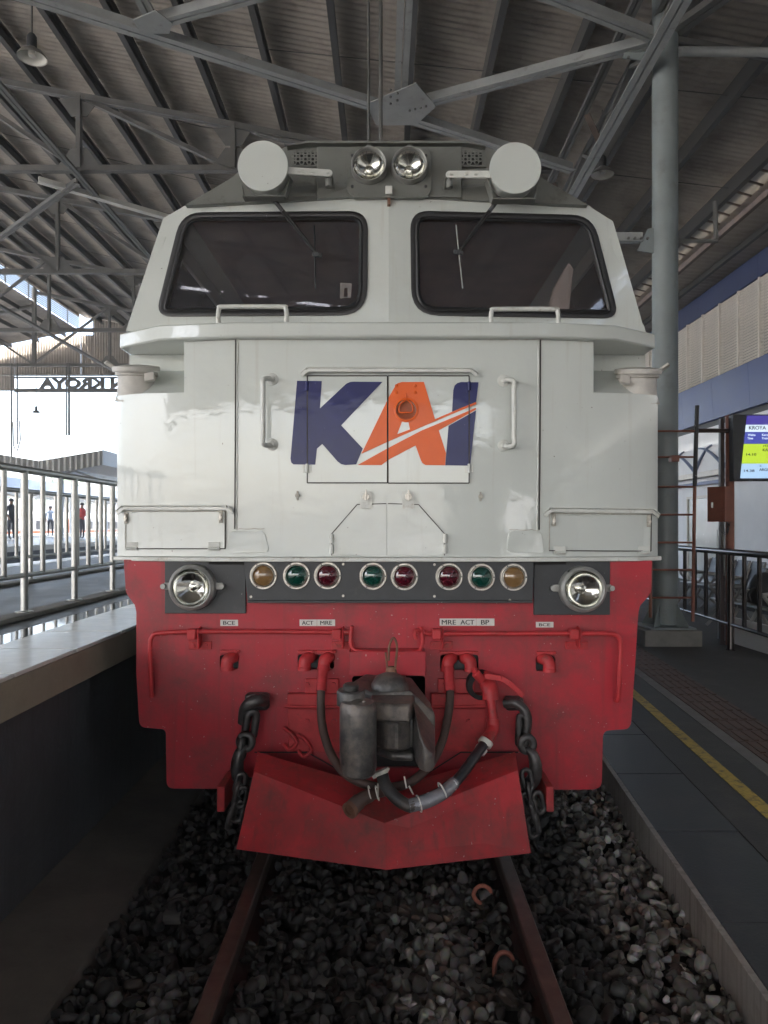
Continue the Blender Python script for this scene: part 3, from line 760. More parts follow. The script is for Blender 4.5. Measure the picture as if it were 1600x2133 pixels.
# ladder leaning at the column
lad = thing('ladder', 'thin brown oxide ladder fixed in front of the round column', 'ladder', (3.7, 9.75, 0))
m = MB(); m.tube([(3.90, 9.78, .33), (3.925, 9.78, 2.05)], .022, 10); m.build('stile', 'brown', lad, smooth=50)
m = MB(); m.tube([(3.925, 9.78, 2.05), (3.955, 9.78, 3.08)], .027, 10); m.build('stile_sleeve', 'blackpaint', lad, smooth=50)
m = MB(); m.tube([(3.36, 9.78, .38), (3.39, 9.78, 3.0)], .020, 10); m.build('stile', 'brown', lad, smooth=50)
for k, pz in enumerate((898, 952, 1014, 1072, 1130, 1187, 1245)):
    z = EYE+(CY-pz)/F*9.78; m = MB(); m.tube([(3.37, 9.78, z), (3.91+.02*(k < 4), 9.78, z)], .013, 8); m.build('rung', 'brown', lad, smooth=50)
m = MB(); m.box((3.60, 9.70, 2.36), (3.70, 9.80, 2.44)); m.build('clamp', 'brown', lad)
# brown post with its box and the departure screen
post = thing('sign_post', 'brown oxide steel post standing beside the railing', 'post', (4.47, 10.0, 0))
m = MB(); m.lathe((4.47, 10.0, 0), [(.055, 0), (.055, 2.98)], (0, 0, 1), 16, True, True); m.build('shaft', 'brown', post, smooth=40)
m = MB(); m.tube([(3.95, 9.93, 2.78), (4.46, 9.95, 2.78)], .028, 8); m.build('cross_pipe', 'darkbrown', post, smooth=40)
m = MB(); m.box((4.35, 10.0, .0), (4.405, 10.06, 2.95)); m.build('rear_angle', 'darkbrown', post)
jb = thing('junction_box', 'brown metal junction box mounted on the brown post', 'junction box', (4.3, 9.8, 1.85))
m = MB(); m.hexa([(4.16, 9.96, 1.60), (4.30, 9.76, 1.60), (4.44, 9.83, 1.60), (4.42, 9.99, 1.60)], [(4.16, 9.96, 2.05), (4.30, 9.76, 2.05), (4.44, 9.83, 2.05), (4.42, 9.99, 2.05)]); m.build('box', 'brown', jb, bevel=.004)
m = MB(); m.hexa([(4.172, 9.930, 1.62), (4.288, 9.764, 1.62), (4.284, 9.76, 1.62), (4.168, 9.926, 1.62)], [(4.172, 9.930, 2.03), (4.288, 9.764, 2.03), (4.284, 9.76, 2.03), (4.168, 9.926, 2.03)]); m.build('door', 'brown', jb)
m = MB(); m.box((4.18, 9.86, 1.78), (4.195, 9.885, 1.85)); m.build('lock', 'ring', jb)
cab_ = thing('cable_bundle', 'tangled thin cables and grey conduit under the junction box', 'cables', (4.35, 9.9, 1.5))
m = MB(); m.tube(smoothpath([(4.33, 9.87, 1.60), (4.335, 9.9, 1.45), (4.37, 9.95, 1.25), (4.40, 10.0, .9)], 5), .016, 8); m.build('conduit', 'lamprim', cab_, smooth=60)
for k in range(3):
    m = MB(); m.tube(smoothpath([(4.30+.04*k, 9.86, 1.60), (4.27+.05*k, 9.84, 1.50-.02*k), (4.36, 9.84, 1.44+.03*k), (4.40, 9.86, 1.54), (4.36+.02*k, 9.85, 1.58)], 6), .004, 6); m.build('cable', 'rubber', cab_, smooth=60)
scr = thing('departure_screen', 'lit departure screen in a black case on the brown post', 'screen', (5.1, 9.9, 2.5))
tl = lambda u, v, d=0: Vector((4.60+(1-v)*.0-.085*v+u*1.25, 9.80+.0*v-d, 2.955-v*.80))   # u across, v down: the sheared outline comes from the tilt
def panel(name, u0, v0, u1, v1, mat, d, par, th=.004):
    m = MB(); q = [tl(u0, v0, d), tl(u1, v0, d), tl(u1, v1, d), tl(u0, v1, d)]
    m.hexa([p+Vector((0, th, 0)) for p in q], q); return m.build(name, mat, par)
m = MB(); q = [tl(-.14, -.02), tl(1.04, -.02), tl(1.04, 1.04), tl(-.06, 1.04)]
m.hexa([p+Vector((0, .14, 0)) for p in q], [p+Vector((0, .012, 0)) for p in q]); m.build('case', 'dark', scr, bevel=.006)
sp = holder('display', scr)
panel('strip', .0, .0, 1, .145, 'scrpurple', 0, sp); panel('strip', 0, .147, 1, .26, 'scrwhite', 0, sp)
panel('strip', 0, .262, 1, .45, 'scrblue', 0, sp); panel('strip', 0, .452, 1, .765, 'scrlime', 0, sp); panel('strip', 0, .767, 1, 1, 'scrice', 0, sp)
def stext(b, u0, v0, u1, v1, mat): 
    a, c = tl(u0, v1), tl(u1, v0); lettering('lettering', b, a.x, c.x, a.z, c.z, 9.798, mat, sp, bold=.012)
stext('KROYA', .035, .165, .205, .225, 'scrink'); stext('Waktu', .03, .29, .105, .325, 'scrwhite'); stext('Time', .03, .345, .085, .38, 'scrwhite')
stext('Kereta', .175, .29, .26, .325, 'scrwhite'); stext('Train', .175, .345, .24, .38, 'scrwhite')
stext('14.10', .035, .60, .135, .64, 'scrink'); stext('194A', .20, .472, .27, .50, 'scrink'); stext('KAMA', .20, .525, .305, .57, 'scrink')
stext('14.38', .03, .86, .135, .90, 'scrink'); stext('6', .185, .79, .2, .815, 'scrink'); stext('ARGO S', .185, .84, .32, .885, 'scrink')
# waiting bench
def bench(x, y, label, n=3):
    t = thing('waiting_bench', label, 'bench', (x, y, 0))
    for k in range(n):
        yy = y+.56*k
        m = MB(); q = [(x-.02, yy, .43), (x+.44, yy, .40), (x+.44, yy+.5, .40), (x-.02, yy+.5, .43)]
        m.hexa(q, [Vector(p)+Vector((0, 0, .018)) for p in q]); m.build('seat', 'stain', t, bevel=.006)
        m = MB(); q = [(x+.45, yy, .47), (x+.62, yy, .92), (x+.62, yy+.5, .92), (x+.45, yy+.5, .47)]
        m.hexa(q, [Vector(p)+Vector((.018, 0, 0)) for p in q]); m.build('backrest', 'dark', t, bevel=.006)
    for k in range(n+1):
        yy = y+.56*k-.03
        for pts, nm in (([(x-.02, yy, .63), (x+.2, yy, .65), (x+.45, yy, .62)], 'armrest'), ([(x+.2, yy, .40), (x+.08, yy, .18), (x-.06, yy, .02)], 'leg'), ([(x+.2, yy, .40), (x+.32, yy, .18), (x+.52, yy, .02)], 'leg'), ([(x+.6, yy, .9), (x+.4, yy, .46), (x+.2, yy, .38), (x, yy, .61)], 'side_frame')):
            m = MB(); m.tube(smoothpath(pts, 4), .026, 8); m.build(nm, 'greyplastic', t, smooth=60)
    m = MB(); m.box((x+.16, y-.05, .34), (x+.24, y+.56*n, .39)); m.build('beam', 'dark', t)
bench(5.0, 10.2, 'steel waiting bench behind the dark railing, nearest the post', 3)
bench(5.9, 13.2, 'steel waiting bench by the glass door, farther back', 4)
bp = MB(); bp.lathe((5.22, 10.75, .42), [(.02, 0), (.19, .02), (.22, .12), (.21, .30), (.16, .42), (.06, .48), (.0, .49)], (.25, 0, 1), 16)
bpo = bp.build('backpack', 'bag', None, smooth=60); tag(bpo, 'black slumped backpack lying on the bench behind the railing', 'backpack')
m = MB(); m.tube(smoothpath([(5.10, 10.62, .70), (5.00, 10.60, .62), (5.02, 10.60, .50)], 5), .018, 8); m.build('strap', 'bag', bpo, smooth=60)
wb = MB(); wb.hexa([(4.62, 8.75, .0), (4.55, 10.55, .0), (4.60, 10.55, .0), (4.67, 8.75, .0)], [(4.62, 8.75, .34), (4.55, 10.55, .34), (4.60, 10.55, .34), (4.67, 8.75, .34)])
tag(wb.build('barrier_board', 'wallwhite'), 'low white board standing on the floor behind the right railing', 'board')

# pendant lamps
def lamp(x, y, z, r, up, label):
    t = thing('pendant_lamp', label, 'lamp', (x, y, z), 'bell lamps hanging under the shed roof')
    m = MB(); m.lathe((x, y, z), [(r, 0), (r*.97, r*.10), (r*.72, r*.42), (r*.42, r*.60), (r*.30, r*.72)], (0, 0, 1), 28); m.build('shade', 'lampshade', t, smooth=50)
    m = MB(); m.lathe((x, y, z+.004), [(r*.95, 0), (r*.93, r*.09), (r*.69, r*.40), (r*.30, r*.55), (0, r*.56)], (0, 0, 1), 28); m.build('reflector', 'lampin', t, smooth=50)
    m = MB(); m.lathe((x, y, z+r*.72), [(r*.30, 0), (r*.33, r*.1), (r*.33, r*.75), (r*.2, r*.95), (0, r)], (0, 0, 1), 16); m.build('socket', 'dark', t, smooth=40)
    m = MB(); m.lathe((x, y, z+.01+r*.05), [(0, 0), (r*.22, r*.05), (r*.26, r*.22), (r*.18, r*.48)], (0, 0, 1), 14); m.build('bulb', 'lampin', t, smooth=60)
    m = MB(); m.tube([(x, y, z+r*1.6), (x, y, up)], .014, 8); m.build('rod', 'beamdark', t, smooth=60)
lamp(-4.8, 10.4, 7.88, .195, rz(-4.8)-.05, 'grey bell lamp hanging at the top left over the platform')
lamp(3.74, 13.3, 7.62, .20, rz(3.74)-.1, 'grey bell lamp hanging under the girder behind the column')
lamp(-15.5, 34, 6.55, .17, 8.9, 'small bell lamp hanging in the far opening under the station sign')
for i, (px, zb) in enumerate(((24, 4.0), (36, 5.2), (139, 5.6), (144, 5.6))):
    x = (px-CX)/F*34.5; m = MB(); m.tube([(x, 34.5, zb), (x, 34.5, 8.85)], .035 if i != 3 else .05, 6)
    tag(m.build('hanging_pole', 'beamdark'), ['leftmost thin pole hanging in the far opening', 'thin pole with a ring bracket hanging in the far opening', 'thin pole of the close pair below the letter O', 'thicker pole of the close pair below the letter O'][i], 'pole')
m = MB(); x = (36-CX)/F*34.5; m.tube([(x-.17, 34.5, 5.2), (x-.19, 34.5, 6.2), (x+.10, 34.5, 6.25), (x+.14, 34.5, 5.4), (x, 34.5, 4.9), (x-.12, 34.5, 5.0)], .03, 6, closed=True)
tag(m.build('ring_bracket', 'whitetrim'), 'pale loop-shaped bracket around the thin hanging pole', 'bracket')

# ================================================================ FAR LEFT: platforms, canopies, train, people, trees
def far_platform(x0, x1, y0, y1):
    m = MB(); m.box((x0, y0, -.6), (x1, y1, .80)); struct(m.build('far_platform_wall', 'wall'))
    m = MB(); m.box((x0-.05, y0, .802), (x1+.05, y1, .962)); struct(m.build('far_platform', 'tilelight'))
    m = MB(); m.box((x1-.75, y0, .964), (x1-.62, y1, .968)); struct(m.build('far_yellow_line', 'yellow'))
far_platform(-16.8, -10.7, 8, 130); far_platform(-26.0, -20.2, 8, 130)
def canopy(xc, half, y0, y1, zc, rise, label, fz=.55):
    t = thing('platform_canopy', label, 'canopy', (xc, y0, 0), 'canopies over the far platforms')
    for s_ in (-1, 1):
        m = MB(); q = [(xc, y0, zc), (xc+s_*half, y0, zc+rise), (xc+s_*half, y1, zc+rise), (xc, y1, zc)]
        m.hexa([Vector(p)+Vector((0, 0, -.05)) for p in q], q); m.build('roof', 'canopy', t)
        n = int(half/.055); m = MB()
        xs = np.linspace(0, half, n+1); a = []; b = []
        for i, u in enumerate(xs):
            yy = y0-.06+.035*math.sin(i*math.pi/2); z = zc+rise*u/half
            a.append(m.bm.verts.new((xc+s_*u, yy, z-fz))); b.append(m.bm.verts.new((xc+s_*u, yy, z+.02)))
        for i in range(n): m.bm.faces.new((a[i], a[i+1], b[i+1], b[i]))
        m.build('end_fascia', 'canopy', t, recalc=False)
        m = MB(); x = xc+s_*half; m.box((x-.02, y0-.08, zc+rise-fz), (x+.02, y1, zc+rise+.03)); m.build('side_fascia', 'canopyblue', t)
    for k in range(7):
        y = y0+1.5+7*k
        if y > y1: break
        m = MB(); m.tube([(xc+.2, y, .96), (xc+.2, y, zc)], .11, 10); m.build('post', 'canopyblue', t)
        m = MB(); m.tube([(xc, y, zc-.5), (xc+half*.9, y, zc+rise-.12)], .05, 6); m.build('arm', 'canopy', t)
        m = MB(); m.tube([(xc, y, zc-.5), (xc-half*.9, y, zc+rise-.12)], .05, 6); m.build('arm', 'canopy', t)
canopy(-13.55, 2.5, 30, 95, 4.05, .42, 'grey butterfly canopy with corrugated end over the nearer far platform')
canopy(-23.0, 3.0, 26, 120, 3.75, .35, 'pale canopy with a bluish fascia over the farthest platform')
def coach(y0, label):
    t = thing('passenger_coach', label, 'train coach', (-29, y0, -.9), 'white coaches standing beyond the far platforms')
    L, x0, x1, zb, zt = 20.0, -31.6, -28.8, -.35, 2.75
    sec = [(x0, zb), (x1, zb), (x1+.03, .6), (x1, zt-.55), (x1-.18, zt-.25), (x1-.7, zt), (x0+.7, zt), (x0+.18, zt-.25), (x0, zt-.55), (x0-.03, .6)]
    m = MB(); m.hexa([(a, y0, b) for a, b in sec], [(a, y0+L, b) for a, b in sec]); m.build('body', 'coach', t)
    m = MB(); m.box((x1+.0, y0+.1, .72), (x1+.045, y0+L-.1, 1.10)); m.build('stripe', 'coachorange', t)
    for k in range(7):
        y = y0+2.6+2.45*k; m = MB(); m.box((x1-.02, y, 1.25), (x1+.04, y+1.15, 1.95)); m.build('window', 'coachglass', t)
    for y in (y0+.5, y0+L-1.4):
        m = MB(); m.box((x1, y, .3), (x1+.05, y+.9, 2.1)); m.build('door', 'coachorange', t)
    for y in (y0+3, y0+L-3):
        m = MB(); m.box((x1-2.4, y-1.4, -.9), (x1-.2, y+1.4, -.355)); m.build('bogie', 'dark', t)
coach(48.3, 'white coach with orange stripe beyond the far platforms, nearest end'); coach(69.0, 'white coach with orange stripe second along the far train'); coach(89.7, 'white coach with orange stripe third along the far train')

def person(x, y, z, h, shirt, pants, label, yaw=0, cap=None, arm=.0):
    t = thing('person', label, 'person', (x, y, z))
    k = h/1.7
    J = [(0, 0, .93), (0, 0, 1.18), (0, 0, 1.40), (0, 0, 1.50), (0, .01, 1.62), (0, 0, 1.70),
         (-.10, 0, .88), (-.11, .02, .48), (-.11, 0, .08), (-.12, -.12, .03), (.10, 0, .88), (.11, .02, .48), (.11, 0, .08), (.12, -.12, .03),
         (-.19, 0, 1.38), (-.24, .03, 1.10), (-.22, -.10-arm, .90+arm), (-.21, -.16-arm, .82+arm), (.19, 0, 1.38), (.24, .03, 1.10), (.22, -.10-arm, .90+arm), (.21, -.16-arm, .82+arm)]
    E = [(0, 1), (1, 2), (2, 3), (3, 4), (4, 5), (0, 6), (6, 7), (7, 8), (8, 9), (0, 10), (10, 11), (11, 12), (12, 13), (2, 14), (14, 15), (15, 16), (16, 17), (2, 18), (18, 19), (19, 20), (20, 21)]
    rad = [.14, .13, .14, .055, .09, .07, .09, .065, .045, .04, .09, .065, .045, .04, .065, .048, .036, .04, .065, .048, .036, .04]
    c, s_ = math.cos(yaw), math.sin(yaw)
    P = [(x+(a*c-b*s_)*k, y+(a*s_+b*c)*k, z+q*k) for a, b, q in J]
    me = bpy.data.meshes.new('body'); me.from_pydata(P, E, [])
    o = bpy.data.objects.new('body', me); COL.objects.link(o)
    sk = o.modifiers.new('skin', 'SKIN'); ss = o.modifiers.new('sub', 'SUBSURF'); ss.levels = 1; ss.render_levels = 1
    for i, r_ in enumerate(rad): me.skin_vertices[0].data[i].radius = (r_*k, r_*k*.85)
    me.skin_vertices[0].data[0].use_root = True
    dg = bpy.context.evaluated_depsgraph_get(); m2 = bpy.data.meshes.new_from_object(o.evaluated_get(dg)); bpy.data.objects.remove(o)
    for n_ in (shirt, pants, 'skin'): m2.materials.append(MT[n_])
    for p in m2.polygons:
        zz = (p.center.z-z)/k; ax = abs((p.center.x-x)*c+(p.center.y-y)*s_)/k
        p.material_index = 2 if zz > 1.47 or (ax > .17 and zz < 1.02) else (0 if zz > .93 or ax > .17 else 1); p.use_smooth = True
    b = bpy.data.objects.new('body', m2); COL.objects.link(b); child(b, t)
    hx, hy, hz = P[4]
    m = MB(); m.lathe((hx, hy+.01, hz+.005), [(.105*k, 0), (.102*k, .05*k), (.07*k, .10*k), (0, .125*k)], (0, 0, 1), 12, True); m.build('hair', cap or 'hair', t, smooth=60)
    for sx in (-1, 1):
        m = MB(); qx, qy = hx+(sx*.03*c+.088*s_)*k, hy+(sx*.03*s_-.088*c)*k; m.box((qx-.008, qy-.006, hz-.01), (qx+.008, qy+.006, hz+.004)); m.build('eye', 'hair', t)
    if cap:
        m = MB(); m.lathe((hx-.06*k*-s_, hy-.07*k*c, hz+.02*k), [(.11*k, 0), (.10*k, .015*k), (0, .02*k)], (0, 0, 1), 12, True); m.build('cap_peak', cap, t)
person((24-CX)/F*33, 33, .962, 1.72, 'navy', 'navy', 'person in dark navy uniform and cap standing on the far platform', yaw=1.2, cap='navy')
person((171-CX)/F*35, 35, .962, 1.60, 'shirtred', 'navy', 'person in a red shirt and dark trousers on the far platform', yaw=-.6, arm=.12)
person((105-CX)/F*44, 44, .962, 1.68, 'shirtblue', 'navy', 'person in a light blue shirt on the farthest platform', yaw=.3)

def tree(x, y, h, label):
    t = thing('leafy_tree', label, 'tree', (x, y, -.6), 'trees behind the far train')
    rng = random.Random(int(x*7+y)); m = MB()
    m.tube([(x, y, -.6), (x+.1, y, h*.35), (x, y+.1, h*.6)], [.28, .2, .12], 8)
    tips = []
    for k in range(7):
        a = k*.9; e = Vector((x+math.cos(a)*h*.25, y+math.sin(a)*h*.25, h*(.6+.06*(k % 4)))); m.tube([(x, y, h*(.33+.03*k)), e], [.10, .03], 6); tips.append(e)
    m.build('trunk', 'bark', t)
    m = MB()
    for e in tips+[Vector((x, y, h*.8))]:
        for q in range(5):
            c = e+Vector((rng.gauss(0, h*.09), rng.gauss(0, h*.09), rng.gauss(0, h*.07)))
            for _ in range(45):
                p = c+Vector((rng.gauss(0, .5), rng.gauss(0, .5), rng.gauss(0, .4))); u = Vector((rng.gauss(0, 1), rng.gauss(0, 1), rng.gauss(0, 1))).normalized(); v = u.orthogonal().normalized()
                s_ = rng.uniform(.12, .24); m.quad(p-u*s_, p+v*s_*.6, p+u*s_, p-v*s_*.6)
    m.build('crown', 'leaf', t, recalc=False)
for x, y, h, l in ((-49, 72, 8, 'leftmost leafy tree behind the far train'), (-45, 84, 7, 'low leafy tree second from the left behind the far train'), (-40, 96, 8.5, 'taller leafy tree right of the low one behind the train'), (-34, 112, 8, 'rightmost leafy tree behind the far train')): tree(x, y, h, l)

# ---- the hazy air of the shed and the yard
def haze(density):
    m = MB(); m.box((-156, -96, -1.7), (86, 176, 15.5)); o = m.build('haze', []); tag(o, kind='stuff')
    mt = bpy.data.materials.new('haze_air'); mt.use_nodes = True; nt = mt.node_tree; nt.nodes.clear()
    out = nt.nodes.new('ShaderNodeOutputMaterial'); v = nt.nodes.new('ShaderNodeVolumePrincipled')
    v.inputs['Color'].default_value = (.92, .93, .95, 1); v.inputs['Density'].default_value = density; v.inputs['Anisotropy'].default_value = .3
    nt.links.new(v.outputs[0], out.inputs['Volume']); o.data.materials.append(mt)
haze(HAZE)

# added unseen wall behind the camera, blocks bright sky from the paint's right side
ew = thing('added_block_wall', 'plain rendered end wall with a doorway closing the right platform', 'wall', (5, YA+1, 0))
m = MB(); m.box((2.6, YA+1, -.02), (4.9, YA+1.2, 4.0)); m.box((6.1, YA+1, -.02), (8.5, YA+1.2, 4.0)); m.box((4.9, YA+1, 2.4), (6.1, YA+1.2, 4.0)); m.build('wall', 'concrete', ew)
# ================================================================ THE LOCOMOTIVE
loco = thing('locomotive', 'white, grey and red diesel locomotive seen head-on with a large KAI logo', 'locomotive', (0, 3.9, 0))
NX = [-1.39, -1.25, -.735, .745, 1.26, 1.40]; NY = [3.925, 3.868, 3.80, 3.80, 3.868, 3.925]
def nose(X, Z=0): return float(np.interp(X, NX, NY))
def red(X, Z=0): return 3.87
def cabf(X, Z): return 3.95+.085*abs(X-.005)+.06*(Z-2.54)
def greyf(X, Z): return 3.993+.05*abs(X)+.42*(Z-3.26)
ZB0, ZB1, ZB2 = 1.396, 2.215, 2.47
# --- nose
m = MB()
plan = [(-1.39, 4.3)]+[(-1.39, 3.975), (-1.383, 3.945), (-1.365, 3.925), (-1.335, 3.91)]+[(-1.25, 3.868), (-1.01, nose(-1.01))]+[(-.735, 3.80), (.745, 3.80), (1.035, nose(1.035)), (1.26, 3.868)]+[(1.345, 3.91), (1.375, 3.925), (1.393, 3.945), (1.40, 3.975), (1.40, 4.3)]
m.prism(plan, ZB0, ZB1)
pin = [(-1.01, 4.3), (-1.01, nose(-1.01)), (-.735, 3.80), (.745, 3.80), (1.035, nose(1.035)), (1.035, 4.3)]
m.prism(pin, ZB1, ZB2)
for s_, xa, xb in ((-1, -1.01, -1.385), (1, 1.035, 1.395)):           # filler pockets: sloping floor and a back wall
    pts = [(xa, nose(xa)+.004, ZB1+.0005), (xb, 3.95, ZB1+.0005), (xb, 4.14, ZB1+.0005), (xa, 4.14, ZB1+.0005)]
    m.hexa(pts, [(xa, nose(xa)+.010, ZB1+.004), (xb, 3.955, ZB1+.004), (xb, 4.14, 2.385), (xa, 4.14, 2.385)])
    m.hexa([(xa, 4.1405, ZB1+.001), (xb, 4.1405, ZB1+.001), (xb, 4.3, ZB1+.001), (xa, 4.3, ZB1+.001)], [(xa, 4.1405, ZB2), (xb, 4.1405, ZB2), (xb, 4.3, ZB2), (xa, 4.3, ZB2)])
m.build('nose', 'white', loco, smooth=28)
# bottom lip of the nose
m = MB(); m.prism([(-1.40, 4.3), (-1.40, 3.935), (-1.25, 3.850), (-.735, 3.782), (.745, 3.782), (1.26, 3.850), (1.41, 3.935), (1.41, 4.3)], 1.372, 1.394); m.build('nose_lip', 'whitetrim', loco, bevel=.004)
m = MB(); m.prism([(-1.36, 4.3), (-1.34, 3.93), (-.735, 3.83), (.745, 3.83), (1.35, 3.93), (1.37, 4.3)], 1.355, 1.371); m.build('dark_gap', 'black', loco)
# cowl over the nose
m = MB(); m.prism([(-1.385, 4.3), (-1.385, 3.985), (-1.128, 3.81), (-.74, 3.752), (.75, 3.752), (1.14, 3.81), (1.395, 3.985), (1.395, 4.3)], 2.4705, 2.546); m.build('cowl', 'white', loco, bevel=.009, smooth=30)
# pocket fillers
def filler(cx, cy, cz, s_, name='sand_filler'):
    m = MB(); m.lathe((cx, cy, cz-.13), [(.118, 0), (.104, .04), (.098, .085), (.098, .13), (.108, .135), (.108, .15), (.0, .15)], (0, -.14, 1), 26); f = m.build(name, 'capwhite', loco, smooth=40)
    m = MB(); m.lathe((cx, cy-.03, cz+.022), [(.0, 0), (.117, 0), (.120, .012), (.117, .026), (.06, .034), (0, .036)], (0, -.20, 1), 26); cap = m.build('cap', 'capwhite', f, smooth=40)
    m = MB(); m.bar((cx-s_*.10, cy-.02, cz+.03), (cx-s_*.155, cy-.05, cz+.07), .045, .014); m.build('clasp', 'capwhite', f, bevel=.004)
    m = MB(); m.bar((cx+s_*.09, cy-.10, cz-.0), (cx+s_*.10, cy-.125, cz-.045), .05, .02, (0, 1, 0)); m.build('clasp', 'capwhite', f, bevel=.004)
filler(at(284, 775, 3.99).x, 4.02, at(284, 775, 3.99).z-.02, 1); filler(at(1329, 780, 3.99).x, 4.02, at(1329, 780, 3.99).z-.02, -1)

def sub(q, n=8):
    return [(q[i][0]+(q[(i+1) % len(q)][0]-q[i][0])*k/n, q[i][1]+(q[(i+1) % len(q)][1]-q[i][1])*k/n) for i in range(len(q)) for k in range(n)]
def seam(name, px, fn, w=.005, mat='seam', par=None, proud=.0012, closed=False):
    pts = [on(x, y, lambda X, Z: fn(X, Z)-proud) for x, y in px]; m = MB()
    n = len(pts)
    for i in range(n if closed else n-1): m.bar(pts[i], pts[(i+1) % n], w, .003, (0, 1, 0))
    return m.build(name, mat, par or loco)
def pxtube(name, pts, fn, r, mat, par=None, seg=10, n=5, smooth=True, proud=0, sm=60):
    P = [on(p[0], p[1], lambda X, Z: fn(X, Z)-(p[2] if len(p) > 2 else proud)) for p in pts]
    m = MB(); m.tube(smoothpath(P, n) if smooth else P, r, seg); return m.build(name, mat, par or loco, smooth=sm)
def wob(px, n=26, a=.9):                          # a hand-welded line is never straight
    out = []
    for (x0, y0), (x1, y1) in zip(px, px[1:]):
        for k in range(n): t = k/n; out.append((x0+(x1-x0)*t+random.uniform(-a, a), y0+(y1-y0)*t+random.uniform(-a, a)))
    return out+[px[-1]]
# welded edge of the front panel
L_ = [(491, 706), (490.5, 900), (489, 1102)]; R_ = [(1126, 708), (1125, 900), (1123, 1104)]
for q, dd in ((L_, 1), (R_, -1)):
    seam('panel_seam', q, nose, .0065); pxtube('weld_bead', wob([(x+4*dd, y) for x, y in q]), nose, .0042, 'whitetrim', smooth=False, proud=.001, seg=6)
    seam('weld_bead', wob([(q[2][0], q[2][1]), (q[2][0]+dd*62, q[2][1]-1)], 12), nose, .004, 'seamw')
pxtube('weld_bead', wob([(493, 706), (800, 704), (1124, 707)], 60), nose, .0038, 'seamw', smooth=False, seg=6)
# raised weld patches near the bottom
for q in ([(478, 1106), (550, 1105), (562, 1150), (470, 1155)], [(1060, 1105), (1128, 1106), (1135, 1155), (1056, 1150)]):
    m = MB(); m.plate(rounded(q, 12), [], nose, .02, .006); m.build('weld_patch', 'white', loco, bevel=.005, bseg=3, smooth=40)
# inspection doors with the logo
for k, q in enumerate((rect(641.5, 784, 806, 1004.5), rect(809.5, 784, 976, 1005))):
    m = MB(); m.plate(q, [circ(846, 854, 19.5, 28)] if k else [], nose, .01, .0035); d = m.build('inspection_door', 'white', loco)
    seam('gap', [(q[0][0]-1.3, q[0][1]-1.3), (q[1][0]+1.3, q[1][1]-1.3), (q[2][0]+1.3, q[2][1]+1.3), (q[3][0]-1.3, q[3][1]+1.3)], nose, .0055, 'seam', d, .0055, True)
    hx = 640 if k == 0 else 977
    for hy in (845-40, 976):
        p = on(hx, hy, nose); m = MB(); m.cyl(p+Vector((0, -.008, -.022)), .008, .045, (0, 0, 1), 10)
        m.box(p+Vector((-.022, -.005, -.02)), p+Vector((.022, .002, .02))); m.build('hinge', 'whitetrim' if hy > 900 else 'blue', d, bevel=.002)
# logo: letters lying flat on doors and panel
lg = dict(s=420/1600, ox=590, oy=760)
def LP(pts): return [(lg['ox']+x*lg['s'], lg['oy']+y*lg['s']) for x, y in pts]
logo = holder('logo', loco)
def lpiece(name, pts, mat, proud=.0062, holes=()):
    m = MB(); m.plate(LP(pts), [LP(h) for h in holes], nose, .0015, proud); return m.build(name, mat, logo)
K = [(110, 126), (306, 128), (292, 345), (500, 150), (530, 136), (560, 133), (788, 135), (460, 480), (632, 664), (580, 790), (492, 795), (460, 788), (430, 765), (310, 628), (268, 665), (254, 792), (82, 790), (64, 775), (58, 745)]
lpiece('letter', K, 'blue')
A_up = [(835, 262), (885, 175), (905, 148), (940, 136), (1116, 135), (1205, 430), (1340, 372), (1532, 294), (1532, 312), (1330, 395), (1090, 497), (840, 606), (620, 706)]
A_up2 = [(620, 706), (720, 505), (835, 262)]
lpiece('letter', A_up[:1]+A_up[1:], 'orange', .0066, [[(950, 432), (990, 432), (1006, 512), (905, 550)], [(975+80*math.cos(t), 352+78*math.sin(t)) for t in [2*math.pi*k/24 for k in range(24)]]])
lpiece('letter', [(590, 795), (780, 795), (800, 780), (850, 745), (1050, 640), (1092, 755), (1105, 780), (1130, 795), (1285, 797), (1292, 700), (1235, 520), (1530, 355), (1530, 340), (1400, 395), (1100, 520), (835, 658)], 'orange', .0066)
lpiece('letter', [(1340, 374), (1350, 200), (1360, 165), (1380, 145), (1410, 136), (1550, 138), (1532, 292)], 'blue')
lpiece('letter', [(1530, 362), (1484, 800), (1286, 797), (1312, 484)], 'blue')
# latch cup with its D handle
p = on(846, 854, nose); m = MB(); m.lathe(p+Vector((0, -.0075, 0)), [(.056, .0), (.053, .003), (.0475, .003), (.0465, -.005), (.044, -.0066), (0, -.0068)], (0, -1, 0), 30); cup = m.build('latch_cup', 'cup', loco, smooth=35)
m = MB(); m.lathe(p+Vector((0, -.0062, 0)), [(.062, 0), (.061, .004), (.052, .0055), (.048, .003)], (0, -1, 0), 30); m.build('rim', 'orange', cup, smooth=40)
pxtube('latch_handle', [(846, 818), (846, 832), (834, 842), (832, 858), (846, 859), (859, 858), (858, 842), (847, 832)], nose, .0035, 'orange', cup, n=3, proud=.012)
for x, y in ((826, 804), (865, 804), (826, 818), (865, 818)):
    m = MB(); m.lathe(on(x, y, nose)+Vector((0, -.006, 0)), [(.0085, 0), (.007, .003), (0, .0045)], (0, -1, 0), 10); m.build('rivet', 'orange', cup, smooth=60)
